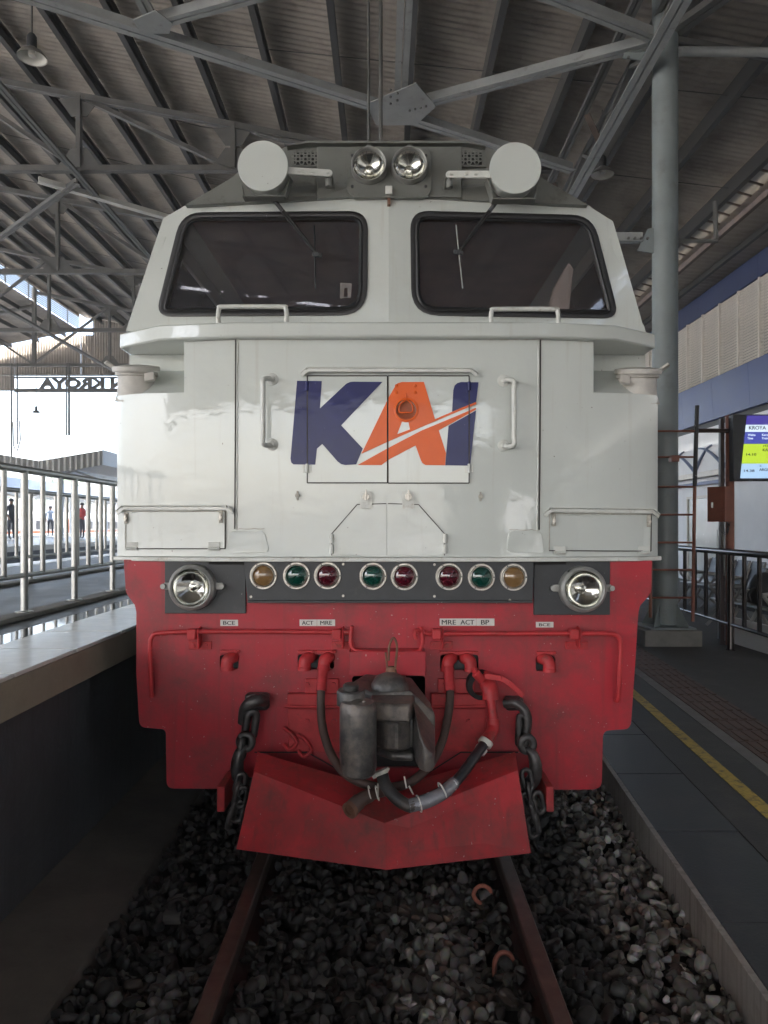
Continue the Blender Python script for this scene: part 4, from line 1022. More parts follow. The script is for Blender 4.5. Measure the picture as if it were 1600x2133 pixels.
# rain strips
def rstrip(a, b, drop, y0=0):
    (x0, ya), (x1, yb) = a, b
    P = [on(x0-drop, ya+11, lambda X, Z: nose(X)-.012), on(x0, ya, lambda X, Z: nose(X)-.016), on(x1, yb, lambda X, Z: nose(X)-.016), on(x1+drop, yb+11, lambda X, Z: nose(X)-.012)]
    m = MB()
    for q, r_ in zip(P, P[1:]): m.bar(q, r_, .036, .006, (0, .25, 1)); 
    for q, r_ in zip(P, P[1:]): m.bar(q+Vector((0, -.017, -.010)), r_+Vector((0, -.017, -.010)), .005, .018, (0, 0, 1))
    m.build('rain_strip', 'whitetrim', loco, bevel=.0015)
rstrip((641, 768), (980, 769), 12); rstrip((258, 1055), (474, 1055), 12); rstrip((1146, 1059), (1358, 1062), 12)
# lower side lockers
for q, ls, hs in ((rect(262, 1065, 469, 1143), ((264, 1077), (461, 1075)), ((277, 1141), (447, 1141))), ([(1145, 1070), (1357, 1071), (1356, 1148), (1144, 1147)], ((1153, 1082), (1350, 1084)), ((1165, 1149), (1340, 1149)))):
    m = MB(); m.plate(sub(q, 16), [], nose, .006, .006); d = m.build('locker_door', 'white', loco)
    seam('gap', sub(q, 16), nose, .005, 'seamw', d, .0075, True); seam('gap', sub([q[2], q[3]], 16)[:17], nose, .005, 'seam', d, .0095); seam('gap', [q[1], q[2]], nose, .005, 'seam', d, .0095)
    for x, y in ls:
        p = on(x, y, nose)+Vector((0, -.007, 0)); m = MB(); m.bar(p+Vector((0, -.004, -.034)), p+Vector((0, -.004, .03)), .020, .006, (0, 1, 0)); m.build('latch_plate', 'seamw', d, bevel=.002)
        m = MB(); m.bar(p+Vector((0, -.014, -.022)), p+Vector((0, -.014, .012)), .009, .012, (0, 1, 0)); m.cyl(p+Vector((0, -.006, -.006)), .010, .012, (0, -1, 0), 10); m.build('wing_latch', 'ring', d, bevel=.002)
    for x, y in hs:
        p = on(x, y, nose)+Vector((0, -.008, 0)); m = MB(); m.cyl(p+Vector((-.03, -.004, -.004)), .009, .06, (1, 0, 0), 8); m.box(p+Vector((-.03, -.006, .0)), p+Vector((.03, .0, .028))); m.build('hinge', 'whitetrim', d, bevel=.002)
# coupler access doors at the bottom centre
for q, hx in (([(691, 1157), (691, 1112), (744, 1051), (805, 1049), (805.5, 1157)], 691), ([(808, 1157), (808, 1049), (872, 1051), (927, 1113), (926, 1157)], 927)):
    m = MB(); m.plate(q, [], nose, .01, .0045); d = m.build('access_door', 'white', loco, bevel=.0012)
    seam('gap', q[:-1] if hx < 800 else q[1:], nose, .0045, 'seam', d, .005)
    for y0, y1 in ((1112, 1131), (1134, 1153)):
        a, b = on(hx, y0, nose), on(hx, y1, nose); m = MB(); m.tube([a+Vector((0, -.010, 0)), b+Vector((0, -.010, 0))], .011, 10); m.build('hinge', 'whitetrim', d, smooth=50)
for x in (762, 850):
    q = [(x-12, 1024), (x+13, 1024), (x+13, 1060), (x-12, 1060)]; m = MB(); m.plate(rounded(q, 4), [], nose, .01, .012); lt = m.build('hasp', 'whitetrim', loco, bevel=.002)
    p = on(x+1, 1035, nose)+Vector((0, -.012, 0)); m = MB(); m.cyl(p, .018, .008, (0, -1, 0), 16); m.bar(p+Vector((0, -.012, -.02)), p+Vector((0, -.012, .035)), .007, .012, (0, 1, 0)); m.build('wing_latch', 'ring', lt, bevel=.002)
for x, y in ((620, 1032), (1001, 1034)):
    p = on(x, y, nose); m = MB(); m.bar(p+Vector((0, -.004, -.024)), p+Vector((0, -.004, .022)), .009, .014, (0, 1, 0)); m.cyl(p, .012, .012, (0, -1, 0), 10); m.build('wing_latch', 'seamw', loco, bevel=.002)
# grab handles beside the logo
for x0, xr, ys in ((548, 567, (790, 926)), (1071, 1049, (793, 928))):
    h = holder('grab_handle', loco)
    pxtube('rod', [(xr, ys[0], .012), (xr+(x0-xr)*.6, ys[0]-2, .045), (x0, ys[0]+3, .070), (x0, ys[0]+20, .070), (x0, (ys[0]+ys[1])/2, .070), (x0, ys[1]-20, .070), (x0, ys[1]-3, .070), (xr+(x0-xr)*.6, ys[1]+2, .045), (xr, ys[1], .012)], nose, .0125, 'whitetrim', h, n=4)
    for y in ys:
        p = on(xr, y, nose); m = MB(); m.lathe(p, [(.030, 0), (.030, .006), (.022, .009), (.016, .010), (.015, .022), (.009, .024), (.009, .030), (0, .031)], (0, -1, 0), 18); m.build('rosette', 'whitetrim', h, smooth=40)
# handles on the cowl
for x0, x1, zt in ((455, 597, 639), (1023, 1163, 644)):
    a, b = at(x0, zt, 3.79), at(x1, zt, 3.79); z = 2.546
    m = MB(); m.tube(smoothpath([Vector((a.x, 3.79, z)), Vector((a.x, 3.79, a.z-.03)), a+Vector((.006, 0, -.006)), a+Vector((.03, 0, 0)), b+Vector((-.03, 0, 0)), b+Vector((-.006, 0, -.006)), Vector((b.x, 3.79, b.z-.03)), Vector((b.x, 3.79, z))], 4), .0115, 10); m.build('handrail', 'whitetrim', loco, smooth=60)

# --- cab front, windows
WL = rounded([(377, 441), (768, 438), (766, 658), (322, 661)], [45, 42, 60, 36], 6)
WR = rounded([(853, 437), (1236, 447), (1292, 665), (856, 658)], [42, 46, 36, 58], 6)
def inset(poly, d):
    c = Vector((sum(x for x, y in poly)/len(poly), sum(y for x, y in poly)/len(poly))); n = len(poly); out = []
    for i in range(n):
        a, b, e = Vector(poly[i-1]), Vector(poly[i]), Vector(poly[(i+1) % n]); t = (e-a).normalized(); nn = Vector((-t.y, t.x))
        if nn.dot(c-b) < 0: nn = -nn
        out.append(tuple(b+nn*d))
    return out
m = MB()
m.plate([(262, 690), (340, 455), (386, 428), (480, 424), (810, 411), (810, 690)], [inset(WL, 6)], cabf, .05)
m.plate([(810, 690), (810, 411), (1225, 428), (1277, 461), (1346, 700)], [inset(WR, 6)], cabf, .05)
m.build('cab_front', 'white', loco, smooth=20)
for W in (WL, WR):
    wi = holder('windscreen', loco)
    for name, o_, i_, pr, mt in (('gasket', 0, 15, .012, 'rubber'), ('gasket_lip', 10, 20, .018, 'rubber')):
        A, B = inset(W, o_), inset(W, i_); n = len(A); m = MB(); C1 = inset(W, (o_+i_)/2)
        ra = [m.bm.verts.new(on(*q, lambda X, Z: cabf(X, Z)+.02)) for q in A]; r1 = [m.bm.verts.new(on(*q, lambda X, Z: cabf(X, Z)-pr*.7)) for q in inset(W, o_+1.5)]
        rb = [m.bm.verts.new(on(*q, lambda X, Z: cabf(X, Z)-pr)) for q in C1]; rc = [m.bm.verts.new(on(*q, lambda X, Z: cabf(X, Z)-pr*.5)) for q in inset(W, i_-1)]; rd = [m.bm.verts.new(on(*q, lambda X, Z: cabf(X, Z)+.03)) for q in B]
        for P, Q in ((ra, r1), (r1, rb), (rb, rc), (rc, rd)):
            for i in range(n): m.bm.faces.new((P[i], P[(i+1) % n], Q[(i+1) % n], Q[i]))
        m.build(name, mt, wi, smooth=50)
    m = MB(); m.plate(inset(W, 14), [], lambda X, Z: cabf(X, Z)+.012, .006); m.build('glass', 'glass', wi)
# grey roof front
m = MB(); m.plate([(386, 427), (480, 372), (500, 356), (600, 303), (640, 294), (975, 294), (1008, 303), (1110, 352), (1132, 373), (1225, 427), (810, 410)], [], greyf, .04); m.build('roof_front', 'grey', loco)
m = MB(); m.plate([(597, 304), (640, 293), (975, 293), (1012, 305), (975, 297.5), (640, 297.5)], [], greyf, .09, .045); m.build('brow', 'grey', loco)
m = MB(); m.plate([(604, 306), (641, 298), (974, 298), (1004, 306), (974, 301), (641, 301)], [], greyf, .02, .004); m.build('brow_gap', 'black', loco)
m = MB(); m.plate([(660, 305), (962, 305), (962, 411), (810, 407), (660, 413)], [], greyf, .03, .018); m.build('lamp_hood', 'grey', loco, bevel=.004)
# cab shell behind: sides, roof, rear bulkhead, floor
sec = [(-1.37, 2.54), (-1.187, 3.172), (-1.07, 3.255), (-.55, 3.585), (-.42, 3.62), (.44, 3.62), (.54, 3.585), (1.08, 3.26), (1.205, 3.165), (1.385, 2.54)]
def shell(name, i0, i1, y0, y1, mat, th=.04):
    m = MB()
    for i in range(i0, i1):
        (xa, za), (xb, zb) = sec[i], sec[i+1]; c = Vector((0, 0, 2.4)); n_ = Vector((xa+xb, 0, za+zb-5.2)).normalized()*th
        m.hexa([(xa, y0, za), (xa, y1, za), (xb, y1, zb), (xb, y0, zb)], [Vector((xa, y0, za))-n_, Vector((xa, y1, za))-n_, Vector((xb, y1, zb))-n_, Vector((xb, y0, zb))-n_])
    return m.build(name, mat, loco)
def sy(x): return 4.10
shell('roof', 2, 7, 4.16, 6.4, 'grey')
for s_, (a, b) in ((-1, (sec[0], sec[1])), (1, (sec[9], sec[8]))):
    def sp(t, y): return Vector((a[0]+(b[0]-a[0])*t, y, a[1]+(b[1]-a[1])*t))
    m = MB()
    for t0, t1, y0, y1 in ((0, .12, 4.07, 6.4), (.86, 1, 4.10, 6.4), (.121, .859, 4.08, 4.42), (.121, .859, 5.7, 6.4)):
        q = [sp(t0, y0), sp(t0, y1), sp(t1, y1), sp(t1, y0)]; m.hexa(q, [p-Vector((s_*.04, 0, 0)) for p in q])
    m.build('cab_side', 'white', loco)
    m = MB(); c0, c1 = (sec[1], sec[2]) if s_ < 0 else (sec[8], sec[7])
    q = [(c0[0], 4.10, c0[1]), (c0[0], 6.4, c0[1]), (c1[0], 6.4, c1[1]), (c1[0], 4.10, c1[1])]; m.hexa(q, [Vector(p)-Vector((s_*.04, 0, .02)) for p in q]); m.build('cab_cornice', 'white', loco)
    m = MB(); q = [sp(.121, 4.42), sp(.121, 5.7), sp(.859, 5.7), sp(.859, 4.42)]; q = [p-Vector((s_*.015, 0, 0)) for p in q]; m.hexa(q, [p-Vector((s_*.006, 0, 0)) for p in q]); m.build('side_window', 'glass', loco)
    m = MB(); m.bar(sp(.121, 5.06), sp(.859, 5.06), .03, .03); m.build('window_bar', 'rubber', loco)
m = MB(); m.hexa([(-1.33, 6.30, 2.0), (1.34, 6.30, 2.0), (1.34, 6.38, 2.0), (-1.33, 6.38, 2.0)], [(-1.0, 6.30, 3.55), (1.0, 6.30, 3.55), (1.0, 6.38, 3.55), (-1.0, 6.38, 3.55)]); m.build('bulkhead', 'cabin', loco)
m = MB(); m.box((.25, 6.24, 2.0), (.95, 6.295, 3.3)); m.build('bulkhead_door', 'cabin', loco, bevel=.02)
m = MB(); m.prism([(-1.14, 4.2), (1.15, 4.2), (1.15, 6.3), (-1.14, 6.3)], 3.21, 3.23); m.build('headlining', 'cabin', loco)
m = MB(); m.box((-1.33, 4.32, 1.9), (1.34, 6.3, 2.0)); m.build('cab_floor', 'cabdark', loco)
m = MB(); m.hexa([(-1.25, 4.35, 2.0), (-.15, 4.35, 2.0), (-.15, 4.85, 2.0), (-1.25, 4.85, 2.0)], [(-1.25, 4.35, 2.60), (-.15, 4.35, 2.60), (-.15, 4.75, 2.66), (-1.25, 4.75, 2.66)]); m.build('driver_desk', 'cabdark', loco, bevel=.02)
for x in (-.75, .72):
    m = MB(); m.box((x-.23, 5.2, 2.35), (x+.23, 5.65, 2.45)); m.box((x-.22, 5.62, 2.46), (x+.22, 5.72, 2.95)); m.build('cab_seat', 'cabdark', loco, bevel=.04)
    m = MB(); m.cyl((x, 5.42, 2.0), .05, .35, (0, 0, 1), 10); m.build('seat_pedestal', 'cabdark', loco)
m = MB(); m.box((-1.03, 4.5, 2.665), (-.95, 4.52, 2.78)); m.cyl((-.99, 4.51, 2.60), .01, .07, (0, 0, 1), 8); m.build('gauge', 'rubber', loco, bevel=.005)
m = MB(); m.box((-1.025, 4.494, 2.69), (-.965, 4.4985, 2.74)); m.build('gauge_face', 'paper', loco)
m = MB(); m.lathe((-.93, 4.7, 2.64), [(.11, 0), (.105, .05), (.08, .15), (.03, .22), (0, .23)], (0, 0, 1), 12, True); m.build('wrapped_item', 'plastic', loco, smooth=60)
q = [at(1138, 668, 4.30), at(1185, 668, 4.28), at(1194, 560, 4.26), at(1186, 545, 4.28), at(1172, 566, 4.30), at(1152, 602, 4.32)]
m = MB(); m.hexa([p+Vector((0, .03+.012*(i % 2), 0)) for i, p in enumerate(q)], [p-Vector((0, .012*((i+1) % 2), 0)) for i, p in enumerate(q)]); m.build('plastic_bag', 'plastic', loco, bevel=.012, bseg=2)
m = MB(); m.box((.62, 6.235, 2.55), (.95, 6.239, 2.95)); m.build('notice', 'cabdark', loco)
m = MB(); m.plate([(709, 589), (733, 590), (731, 620), (708, 622)], [[(718, 600), (724, 600), (724, 618), (716, 618)]], lambda X, Z: cabf(X, Z)+.022, .001); m.build('window_sticker', 'paper', loco)
# cab lower body, hood, frame, running gear behind the face
m = MB(); m.prism([(-1.37, 4.301), (1.385, 4.301), (1.385, 6.4), (-1.37, 6.4)], 1.396, 1.899); m.build('cab_body', 'white', loco)
for s_ in (-1, 1):
    m = MB(); m.box((s_*1.37-.02, 4.302, 1.90), (s_*1.37+.02, 6.4, 2.545)); m.build('cab_body_side', 'white', loco)
m = MB(); m.box((-.85, 6.41, 1.41), (.85, 17.5, 3.35)); m.build('engine_hood', 'white', loco, bevel=.08)
m = MB(); m.box((-1.37, 6.41, 1.28), (1.37, 18, 1.395)); m.build('walkway', 'white', loco)
m = MB(); m.box((-1.12, 3.93, .62), (1.12, 18, 1.354)); m.build('underframe', 'dark', loco)
m = MB(); m.box((-1.1, 8.8, .25), (1.1, 12.2, .61)); m.build('fuel_tank', 'dark', loco, bevel=.05)
for y in (6.2, 15.0):
    bg_ = holder('bogie', loco)
    m = MB()
    for x in (-.93, .93): m.box((x-.07, y-1.9, .38), (x+.07, y+1.9, .60))
    m.box((-.85, y-.25, .40), (.85, y+.25, .6)); m.build('bogie_frame', 'dark', bg_, bevel=.02)
    for dy in (-1.35, 0, 1.35):
        for s_ in (-1, 1):
            m = MB(); m.lathe((TR+s_*.60, y+dy, .457), [(0, 0), (.457, 0), (.457, -s_*.0+.10), (.49, .105), (.49, .13), (0, .13)], (-s_, 0, 0), 28); m.build('wheel', 'rust', bg_, smooth=30)

# --- lamps on the roof front
m = MB(); m.plate(rounded(rect(722, 306, 899, 411), 24), [], greyf, .03, .034); lp = m.build('headlight_plate', 'grey', loco, bevel=.005)
for x, y in ((734, 325), (734, 389), (887, 325), (887, 389)):
    m = MB(); m.cyl(on(x, y, lambda X, Z: greyf(X, Z)-.034), .008, .008, (0, -1, 0), 8); m.build('bolt', 'dark', lp)
def headlight(cx, cy, rpx, fn, dep, name='headlight', rimmat='lamprim', rimw=1.14):
    c = on(cx, cy, fn); r = rpx/F*c.y; h = holder(name, loco)
    m = MB(); m.lathe(c+Vector((0, 0, 0)), [(r*rimw, 0), (r*rimw, dep*.55), (r*rimw*.985, dep*.8), (r*1.06, dep), (r*1.0, dep*.96), (r*.985, dep*.7)], (0, -1, 0), 40); m.build('rim', rimmat, h, smooth=35)
    D = dep*.72-.004
    m = MB(); m.lathe(c+Vector((0, -dep*.72, 0)), [(r*.985, 0), (r*.90, -.27*D), (r*.76, -.52*D), (r*.60, -.72*D), (r*.42, -.88*D), (r*.24, -D), (r*.22, -.8*D), (r*.12, -.74*D), (0, -.72*D)], (0, -1, 0), 44); m.build('reflector', 'chrome', h, smooth=60)
    m = MB(); m.lathe(c+Vector((0, -.008, 0)), [(r*.11, 0), (r*.14, .008), (r*.11, .018), (0, .022)], (0, -1, 0), 16); m.build('bulb', 'lens', h, smooth=60)
    m = MB(); m.lathe(c+Vector((0, -dep*.78, 0)), [(r*.985, 0), (r*.8, .010), (r*.5, .017), (r*.2, .020), (0, .0205)], (0, -1, 0), 40); m.build('lens', 'lens', h, smooth=60)
    return h, c, r
for x in (769, 852.5):
    h, c, r = headlight(x, 353.5, 33, lambda X, Z: greyf(X, Z)-.034, .075, rimw=1.13)
    m = MB(); m.lathe(c+Vector((0, .0, r*1.26)), [(.020, 0), (.020, .018), (.012, .022), (.012, .030), (0, .031)], (0, -1, 0), 12); m.bar(c+Vector((0, -.02, r*1.05)), c+Vector((0, -.012, r*1.25)), .03, .018, (0, 1, 0)); m.build('knob', 'grey', h, bevel=.002)
    b_ = c+Vector((0, -.024, -r*1.20)); m = MB()
    for s_ in (-1, 1): m.bar(b_+Vector((s_*.008, 0, .025)), b_+Vector((s_*.016, 0, -.028)), .009, .016, (0, 1, 0))
    m.bar(b_+Vector((-.028, .005, -.012)), b_+Vector((.028, .005, -.012)), .016, .016, (0, 1, 0)); m.build('clasp', 'grey', h, bevel=.002)
# hexagonal grilles
for x0, x1 in ((613, 660), (962, 1004)):
    m = MB(); m.plate(rect(x0-7 if x0 < 800 else x0-1, 315, x1+1 if x0 < 800 else x1+9, 347), [], greyf, .02, .006); gp = m.build('grille', 'grey', loco)
    m = MB(); m.plate(rect(x0, 318, x1, 343), [], greyf, .003, .0075); m.build('dark_backing', 'black', gp)
    m = MB(); r_ = 8.6
    for i in range(7):
        for j in range(4):
            cx, cy = x0+r_*.9*i, 318+r_*1.73*(j-.5)*.9+(r_*.78 if i % 2 else 0)
            q = [(cx+r_*.56*math.cos(k*math.pi/3), cy+r_*.56*math.sin(k*math.pi/3)) for k in range(6)]; q2 = [(cx+r_*.42*math.cos(k*math.pi/3), cy+r_*.42*math.sin(k*math.pi/3)) for k in range(6)]
            if cx < x0 or cx > x1 or cy < 318 or cy > 343: continue
            for k in range(6):
                a, b = on(*q[k], lambda X, Z: greyf(X, Z)-.011), on(*q[(k+1) % 6], lambda X, Z: greyf(X, Z)-.011); m.bar(a, b, .006, .004, (0, 1, 0))
    m.build('hex_mesh', 'grey', gp)
# round white cover drums with their brackets
for cx, cy, rp, s_ in ((547.5, 345, 53, 1), (1074, 349.5, 54, -1)):
    Y = 3.83; c = at(cx, cy, Y); r = rp/F*Y; h = holder('round_drum', loco)
    m = MB(); m.lathe(c, [(0, 0), (r*.985, 0), (r, .004), (r, .014), (r*.985, .018), (r*.90, .020), (r*.90, .11), (r*.72, .15), (0, .15)], (0, 1, 0), 48); m.build('cover', 'white', h, smooth=30)
    m = MB(); m.box(c+Vector((-r*.80, .035, -r*1.08)), c+Vector((r*.80, .105, -r*1.04))); m.build('tray', 'grey', h, bevel=.003)
    for k in (-1, 1):
        m = MB(); q = [c+Vector((k*r*.80, .035, -r*1.08)), c+Vector((k*r*.80, .105, -r*1.08)), c+Vector((k*r*1.02, .13, -r*.15)), c+Vector((k*r*.97, .06, -r*.2))]
        m.hexa(q, [p+Vector((k*.006, 0, 0)) for p in q]); m.build('tray_side', 'grey', h)
    a = at(cx+s_*46, cy+10+(4 if s_ < 0 else 0), 3.86); b = at(cx+s_*138, cy+16+(0 if s_ > 0 else -2), 3.90)
    m = MB(); m.bar(a, b, .012, .036, (0, 0, 1)); m.cyl(b+Vector((0, .006, 0)), .018, .012, (0, -1, 0), 14); m.build('bracket_arm', 'whitetrim', h, bevel=.003)
    for t in (.40, .62, .96):
        m = MB(); m.cyl(a+(b-a)*t+Vector((0, -.004, 0)), .0085, .010, (0, -1, 0), 8); m.build('bolt', 'whitetrim', h)
    m = MB(); m.bar(b+Vector((0, .02, -.005)), b+Vector((0, .14, -.03)), .04, .012); m.cyl(b+Vector((-s_*.004, .03, -.055)), .017, .045, (0, 0, 1), 10); m.build('bracket_foot', 'grey', h, bevel=.003)
# wipers
for (x0, y0), (x1, y1), bl in (((561, 404), (661, 531), ((655, 470), (657, 601))), ((1046, 405), (955, 526), ((950, 469), (964, 601)))):
    w = holder('wiper', loco)
    for o in (-2.2, 2.2): pxtube('arm', [(x0+o, y0, .10), ((x0+x1)/2+o*1.2, (y0+y1)/2, .055), (x1+o*.4, y1, .03)], cabf, .0062, 'wiperblack', w, seg=8, n=4)
    pxtube('spring', [(x0, y0, .10), (x0+(x1-x0)*.28, y0+(y1-y0)*.28, .075)], cabf, .010, 'dark', w, smooth=False)
    a, b = bl; pxtube('blade', [(a[0], a[1], .022), ((a[0]+b[0])/2, (a[1]+b[1])/2, .026), (b[0], b[1], .022)], cabf, .0036, 'lamprim' if x0 > 800 else 'rubber', w, seg=6)
    p = on(x1, y1, lambda X, Z: cabf(X, Z)-.03); m = MB(); m.cyl(p, .013, .014, (0, -1, 0), 10); m.bar(p+Vector((-.025, 0, .004)), p+Vector((.025, 0, -.004)), .022, .012, (0, 1, 0)); m.build('pivot', 'dark', w, bevel=.003)
    p = on(x0, y0, lambda X, Z: greyf(X, Z)-.02); m = MB(); m.cyl(p, .03, .08, (0, -1, 0), 12); m.build('motor_boss', 'dark', w)
p = on(810, 404, greyf); m = MB(); m.box(p+Vector((-.018, -.05, -.022)), p+Vector((.018, -.005, .022))); m.build('small_block', 'whitetrim', loco, bevel=.003)
m = MB(); m.box(p+Vector((-.008, -.035, -.07)), p+Vector((.008, -.002, -.024))); m.build('block_bracket', 'rust', loco)

# --- the red end plate
def fit_hole(x0, y0, x1, y1): return rounded(rect(x0, y0, x1, y1), 6, 3)
out_ = [(258, 1166), (262, 1232), (268, 1243), (281, 1260), (284, 1275)]+[(284, 1400), (289, 1490)]+rounded([(289, 1490), (291, 1515), (330, 1518)], [0, 14, 0])[1:-1]+rounded([(330, 1518), (345, 1520), (347, 1560)], [0, 10, 0])[1:-1]+rounded([(347, 1560), (347, 1642), (400, 1644)], [0, 14, 0])[1:-1]
out_ += [(1180, 1645)]+rounded([(1180, 1645), (1253, 1644), (1255, 1600)], [0, 18, 0])[1:-1]+rounded([(1255, 1600), (1256, 1522), (1290, 1520)], [0, 14, 0])[1:-1]+rounded([(1290, 1520), (1313, 1518), (1318, 1480)], [0, 14, 0])[1:-1]+[(1322, 1400), (1330, 1275), (1333, 1262), (1350, 1243), (1356, 1232), (1358, 1168)]
holes = [fit_hole(458, 1364, 497, 1394), fit_hole(620, 1363, 696, 1394), fit_hole(917, 1364, 997, 1396), fit_hole(1116, 1366, 1156, 1398), rounded(rect(733, 1408, 886, 1600), 8)]
m = MB(); m.plate(out_, holes, red, .025); m.build('end_plate', 'red', loco, bevel=.003)
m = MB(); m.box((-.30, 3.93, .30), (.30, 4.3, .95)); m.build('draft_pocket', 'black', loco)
# dark lamp panels
for q in (rect(343, 1166, 512, 1278), rect(1112, 1166, 1271, 1281)):
    m = MB(); m.plate(q, [], red, .02, .014); m.build('lamp_panel', 'dark', loco, bevel=.003)
m = MB(); q = [(508, 1163), (1113, 1163), (1110, 1250), (515, 1250)]
f0 = lambda X, Z: 3.815
m.plate(q, [], f0, .055); mp = m.build('marker_panel', 'dark', loco, bevel=.004)
m = MB(); m.plate(rect(515, 1251, 1110, 1256), [], lambda X, Z: 3.80, .07); m.build('edge_strip', 'dark', mp, bevel=.002)
for x, y in ((523, 1243), (715, 1175), (715, 1241), (905, 1176), (905, 1242), (1062, 1250)):
    m = MB(); m.cyl(on(x, y, f0), .0065, .006, (0, -1, 0), 8); m.build('screw', 'ring', mp)
for x, y, mt in ((549, 1199, 'amberl'), (618, 1199, 'greenl'), (682.5, 1199, 'redl'), (777, 1200, 'greenl'), (842.5, 1201, 'redl'), (935.5, 1201, 'redl'), (1002.5, 1202, 'greenl'), (1069.5, 1202, 'amberl')):
    c = on(x, y, f0); r = 28.5/F*c.y; h = holder('marker_light', loco)
    m = MB(); m.lathe(c, [(r, 0), (r, .008), (r*.97, .011), (r*.86, .011), (r*.84, .008), (r*.82, .016), (r*.76, .020), (r*.735, .016), (r*.735, .004)], (0, -1, 0), 36); m.build('ring', 'ring', h, smooth=30)
    m = MB(); prof = []
    for k in range(13):
        t = 1-k/12; prof.append((r*.735*t, .008+.016*(1-t*t)+(.0012 if k % 2 else 0)))
    m.lathe(c, prof, (0, -1, 0), 32); m.build('lens', mt, h, smooth=60)
    for a in range(3):
        an = a*2.09+.0; m = MB(); m.cyl(c+Vector((math.cos(an)*r*.91, -.011, math.sin(an)*r*.91)), .0042, .003, (0, -1, 0), 6); m.build('screw', 'dark', h)
for x, y, s_ in ((404.5, 1222, -1), (1210, 1226, 1)):
    h, c, r = headlight(x, y, 39, lambda X, Z: red(X, Z)-.014, .075, rimw=1.22)
    for k in (-1, 1):
        e = c+Vector((k*r*1.55, -.018, .004)); m = MB(); m.bar(c+Vector((k*r*1.15, -.018, .004)), e, .010, .035, (0, 0, 1)); m.cyl(e, .014, .024, (0, -1, 0), 12); m.build('lug', 'lamprim', h, bevel=.002)
    for a in (.9, 2.25, 4.7):
        m = MB(); m.cyl(c+Vector((math.cos(a)*r*1.17, -.042, math.sin(a)*r*1.17)), .0085, .012, (0, -1, 0), 8); m.build('screw', 'dark', h)
# hose labels
def label(x0, y0, x1, y1, parts):
    m = MB(); m.plate(rect(x0, y0, x1, y1), [], red, .002, .002); l = m.build('hose_label', 'paper', loco)
    for t, a, b in parts:
        pa, pb = on(a, y1-2.7, red), on(b, y0+2.7, red); lettering('lettering', t, pa.x, pb.x-.0014, pa.z, pb.z, 3.8678, 'ink', l, .0006, 0.0); lettering('lettering', t, pa.x+.0014, pb.x, pa.z, pb.z, 3.8675, 'ink', l, .0006, 0.0)
label(459, 1291, 496, 1304, [('BCE', 465, 490)]); label(624, 1290.5, 660, 1304, [('ACT', 629, 653)]); label(660.6, 1290.5, 698, 1304, [('MRE', 667, 692)])
label(916, 1288.5, 992, 1303.5, [('MRE', 920, 950), ('ACT', 959, 988)]); label(992.5, 1288.5, 1030, 1303.5, [('BP', 1002, 1019)]); label(1116.5, 1295.5, 1153, 1307, [('BCE', 1122.5, 1146)])
# uncoupling levers
for pts in ([(316, 1452, .05), (314, 1400, .06), (313, 1345, .06), (317, 1326, .06), (332, 1319, .06), (400, 1316, .06), (560, 1316, .06), (700, 1317, .06), (727, 1317, .06)], [(1283, 1460, .02), (1288, 1455, .05), (1291, 1400, .06), (1293, 1345, .06), (1288, 1327, .06), (1270, 1320, .06), (1190, 1320, .06), (1050, 1320, .06), (905, 1320, .06), (884, 1318, .06)]):
    pxtube('uncoupling_lever', pts, red, .0115, 'redfit', n=5)
pxtube('lever_crank', [(733, 1303, .07), (731, 1325, .07), (732, 1345, .08), (745, 1356, .09), (800, 1360, .10), (850, 1361, .10), (872, 1356, .09), (880, 1342, .08), (880, 1325, .07), (877, 1305, .07)], red, .010, 'redfit', n=5)
pxtube('lever_crank', [(880, 1315, .07), (868, 1313, .08), (864, 1322, .08), (868, 1332, .08)], red, .010, 'redfit', n=4)
for x in (407, 703, 908, 1189):
    br = holder('lever_bracket', loco); p = on(x, 1317, red)
    m = MB(); m.box(p+Vector((-.022, -.085, -.026)), p+Vector((.022, -.035, .026))); m.bar(p+Vector((.03, -.045, .03)), p+Vector((.03, -.03, -.07)), .012, .07, (0, 1, 0)); m.build('clamp', 'redfit', br, bevel=.006)
    for dx_ in (-.01, .055):
        m = MB(); m.cyl(p+Vector((dx_, -.0, -.065)), .011, .022, (0, -1, 0), 8); m.build('bolt', 'redfit', br)
    m = MB(); m.box(p+Vector((-.03, -.012, -.085)), p+Vector((.085, -.0005, -.045))); m.build('foot', 'redfit', br, bevel=.003)
# brake pipe fittings in their openings
def fitting(x, y, hose=False, flip=1):
    f = holder('hose_fitting', loco); p = on(x, y, red)
    m = MB(); m.box(p+Vector((-.048, -.02, .035)), p+Vector((.050, .01, .050))); m.cyl(p+Vector((.032, -.02, .043)), .008, .008, (0, -1, 0), 6); m.build('flange', 'redfit', f, bevel=.003)
    m = MB(); m.tube(smoothpath([p+Vector((.022*flip, .06, .010)), p+Vector((.01*flip, -.015, .012)), p+Vector((-.006*flip, -.034, .002)), p+Vector((-.010*flip, -.038, -.030))], 4), .031, 14); m.build('elbow', 'redfit', f, smooth=50)
    m = MB(); q = p+Vector((-.010*flip, -.038, -.028)); m.lathe(q, [(.030, 0), (.033, .004), (.033, .018), (.026, .018), (.0, .012)], (0, 0, -1), 16); m.build('collar', 'redfit', f, smooth=40)
fitting(480, 1374); fitting(640, 1374); fitting(680, 1374); fitting(935, 1376); fitting(975, 1376, flip=-1); fitting(1137, 1377, flip=-1)
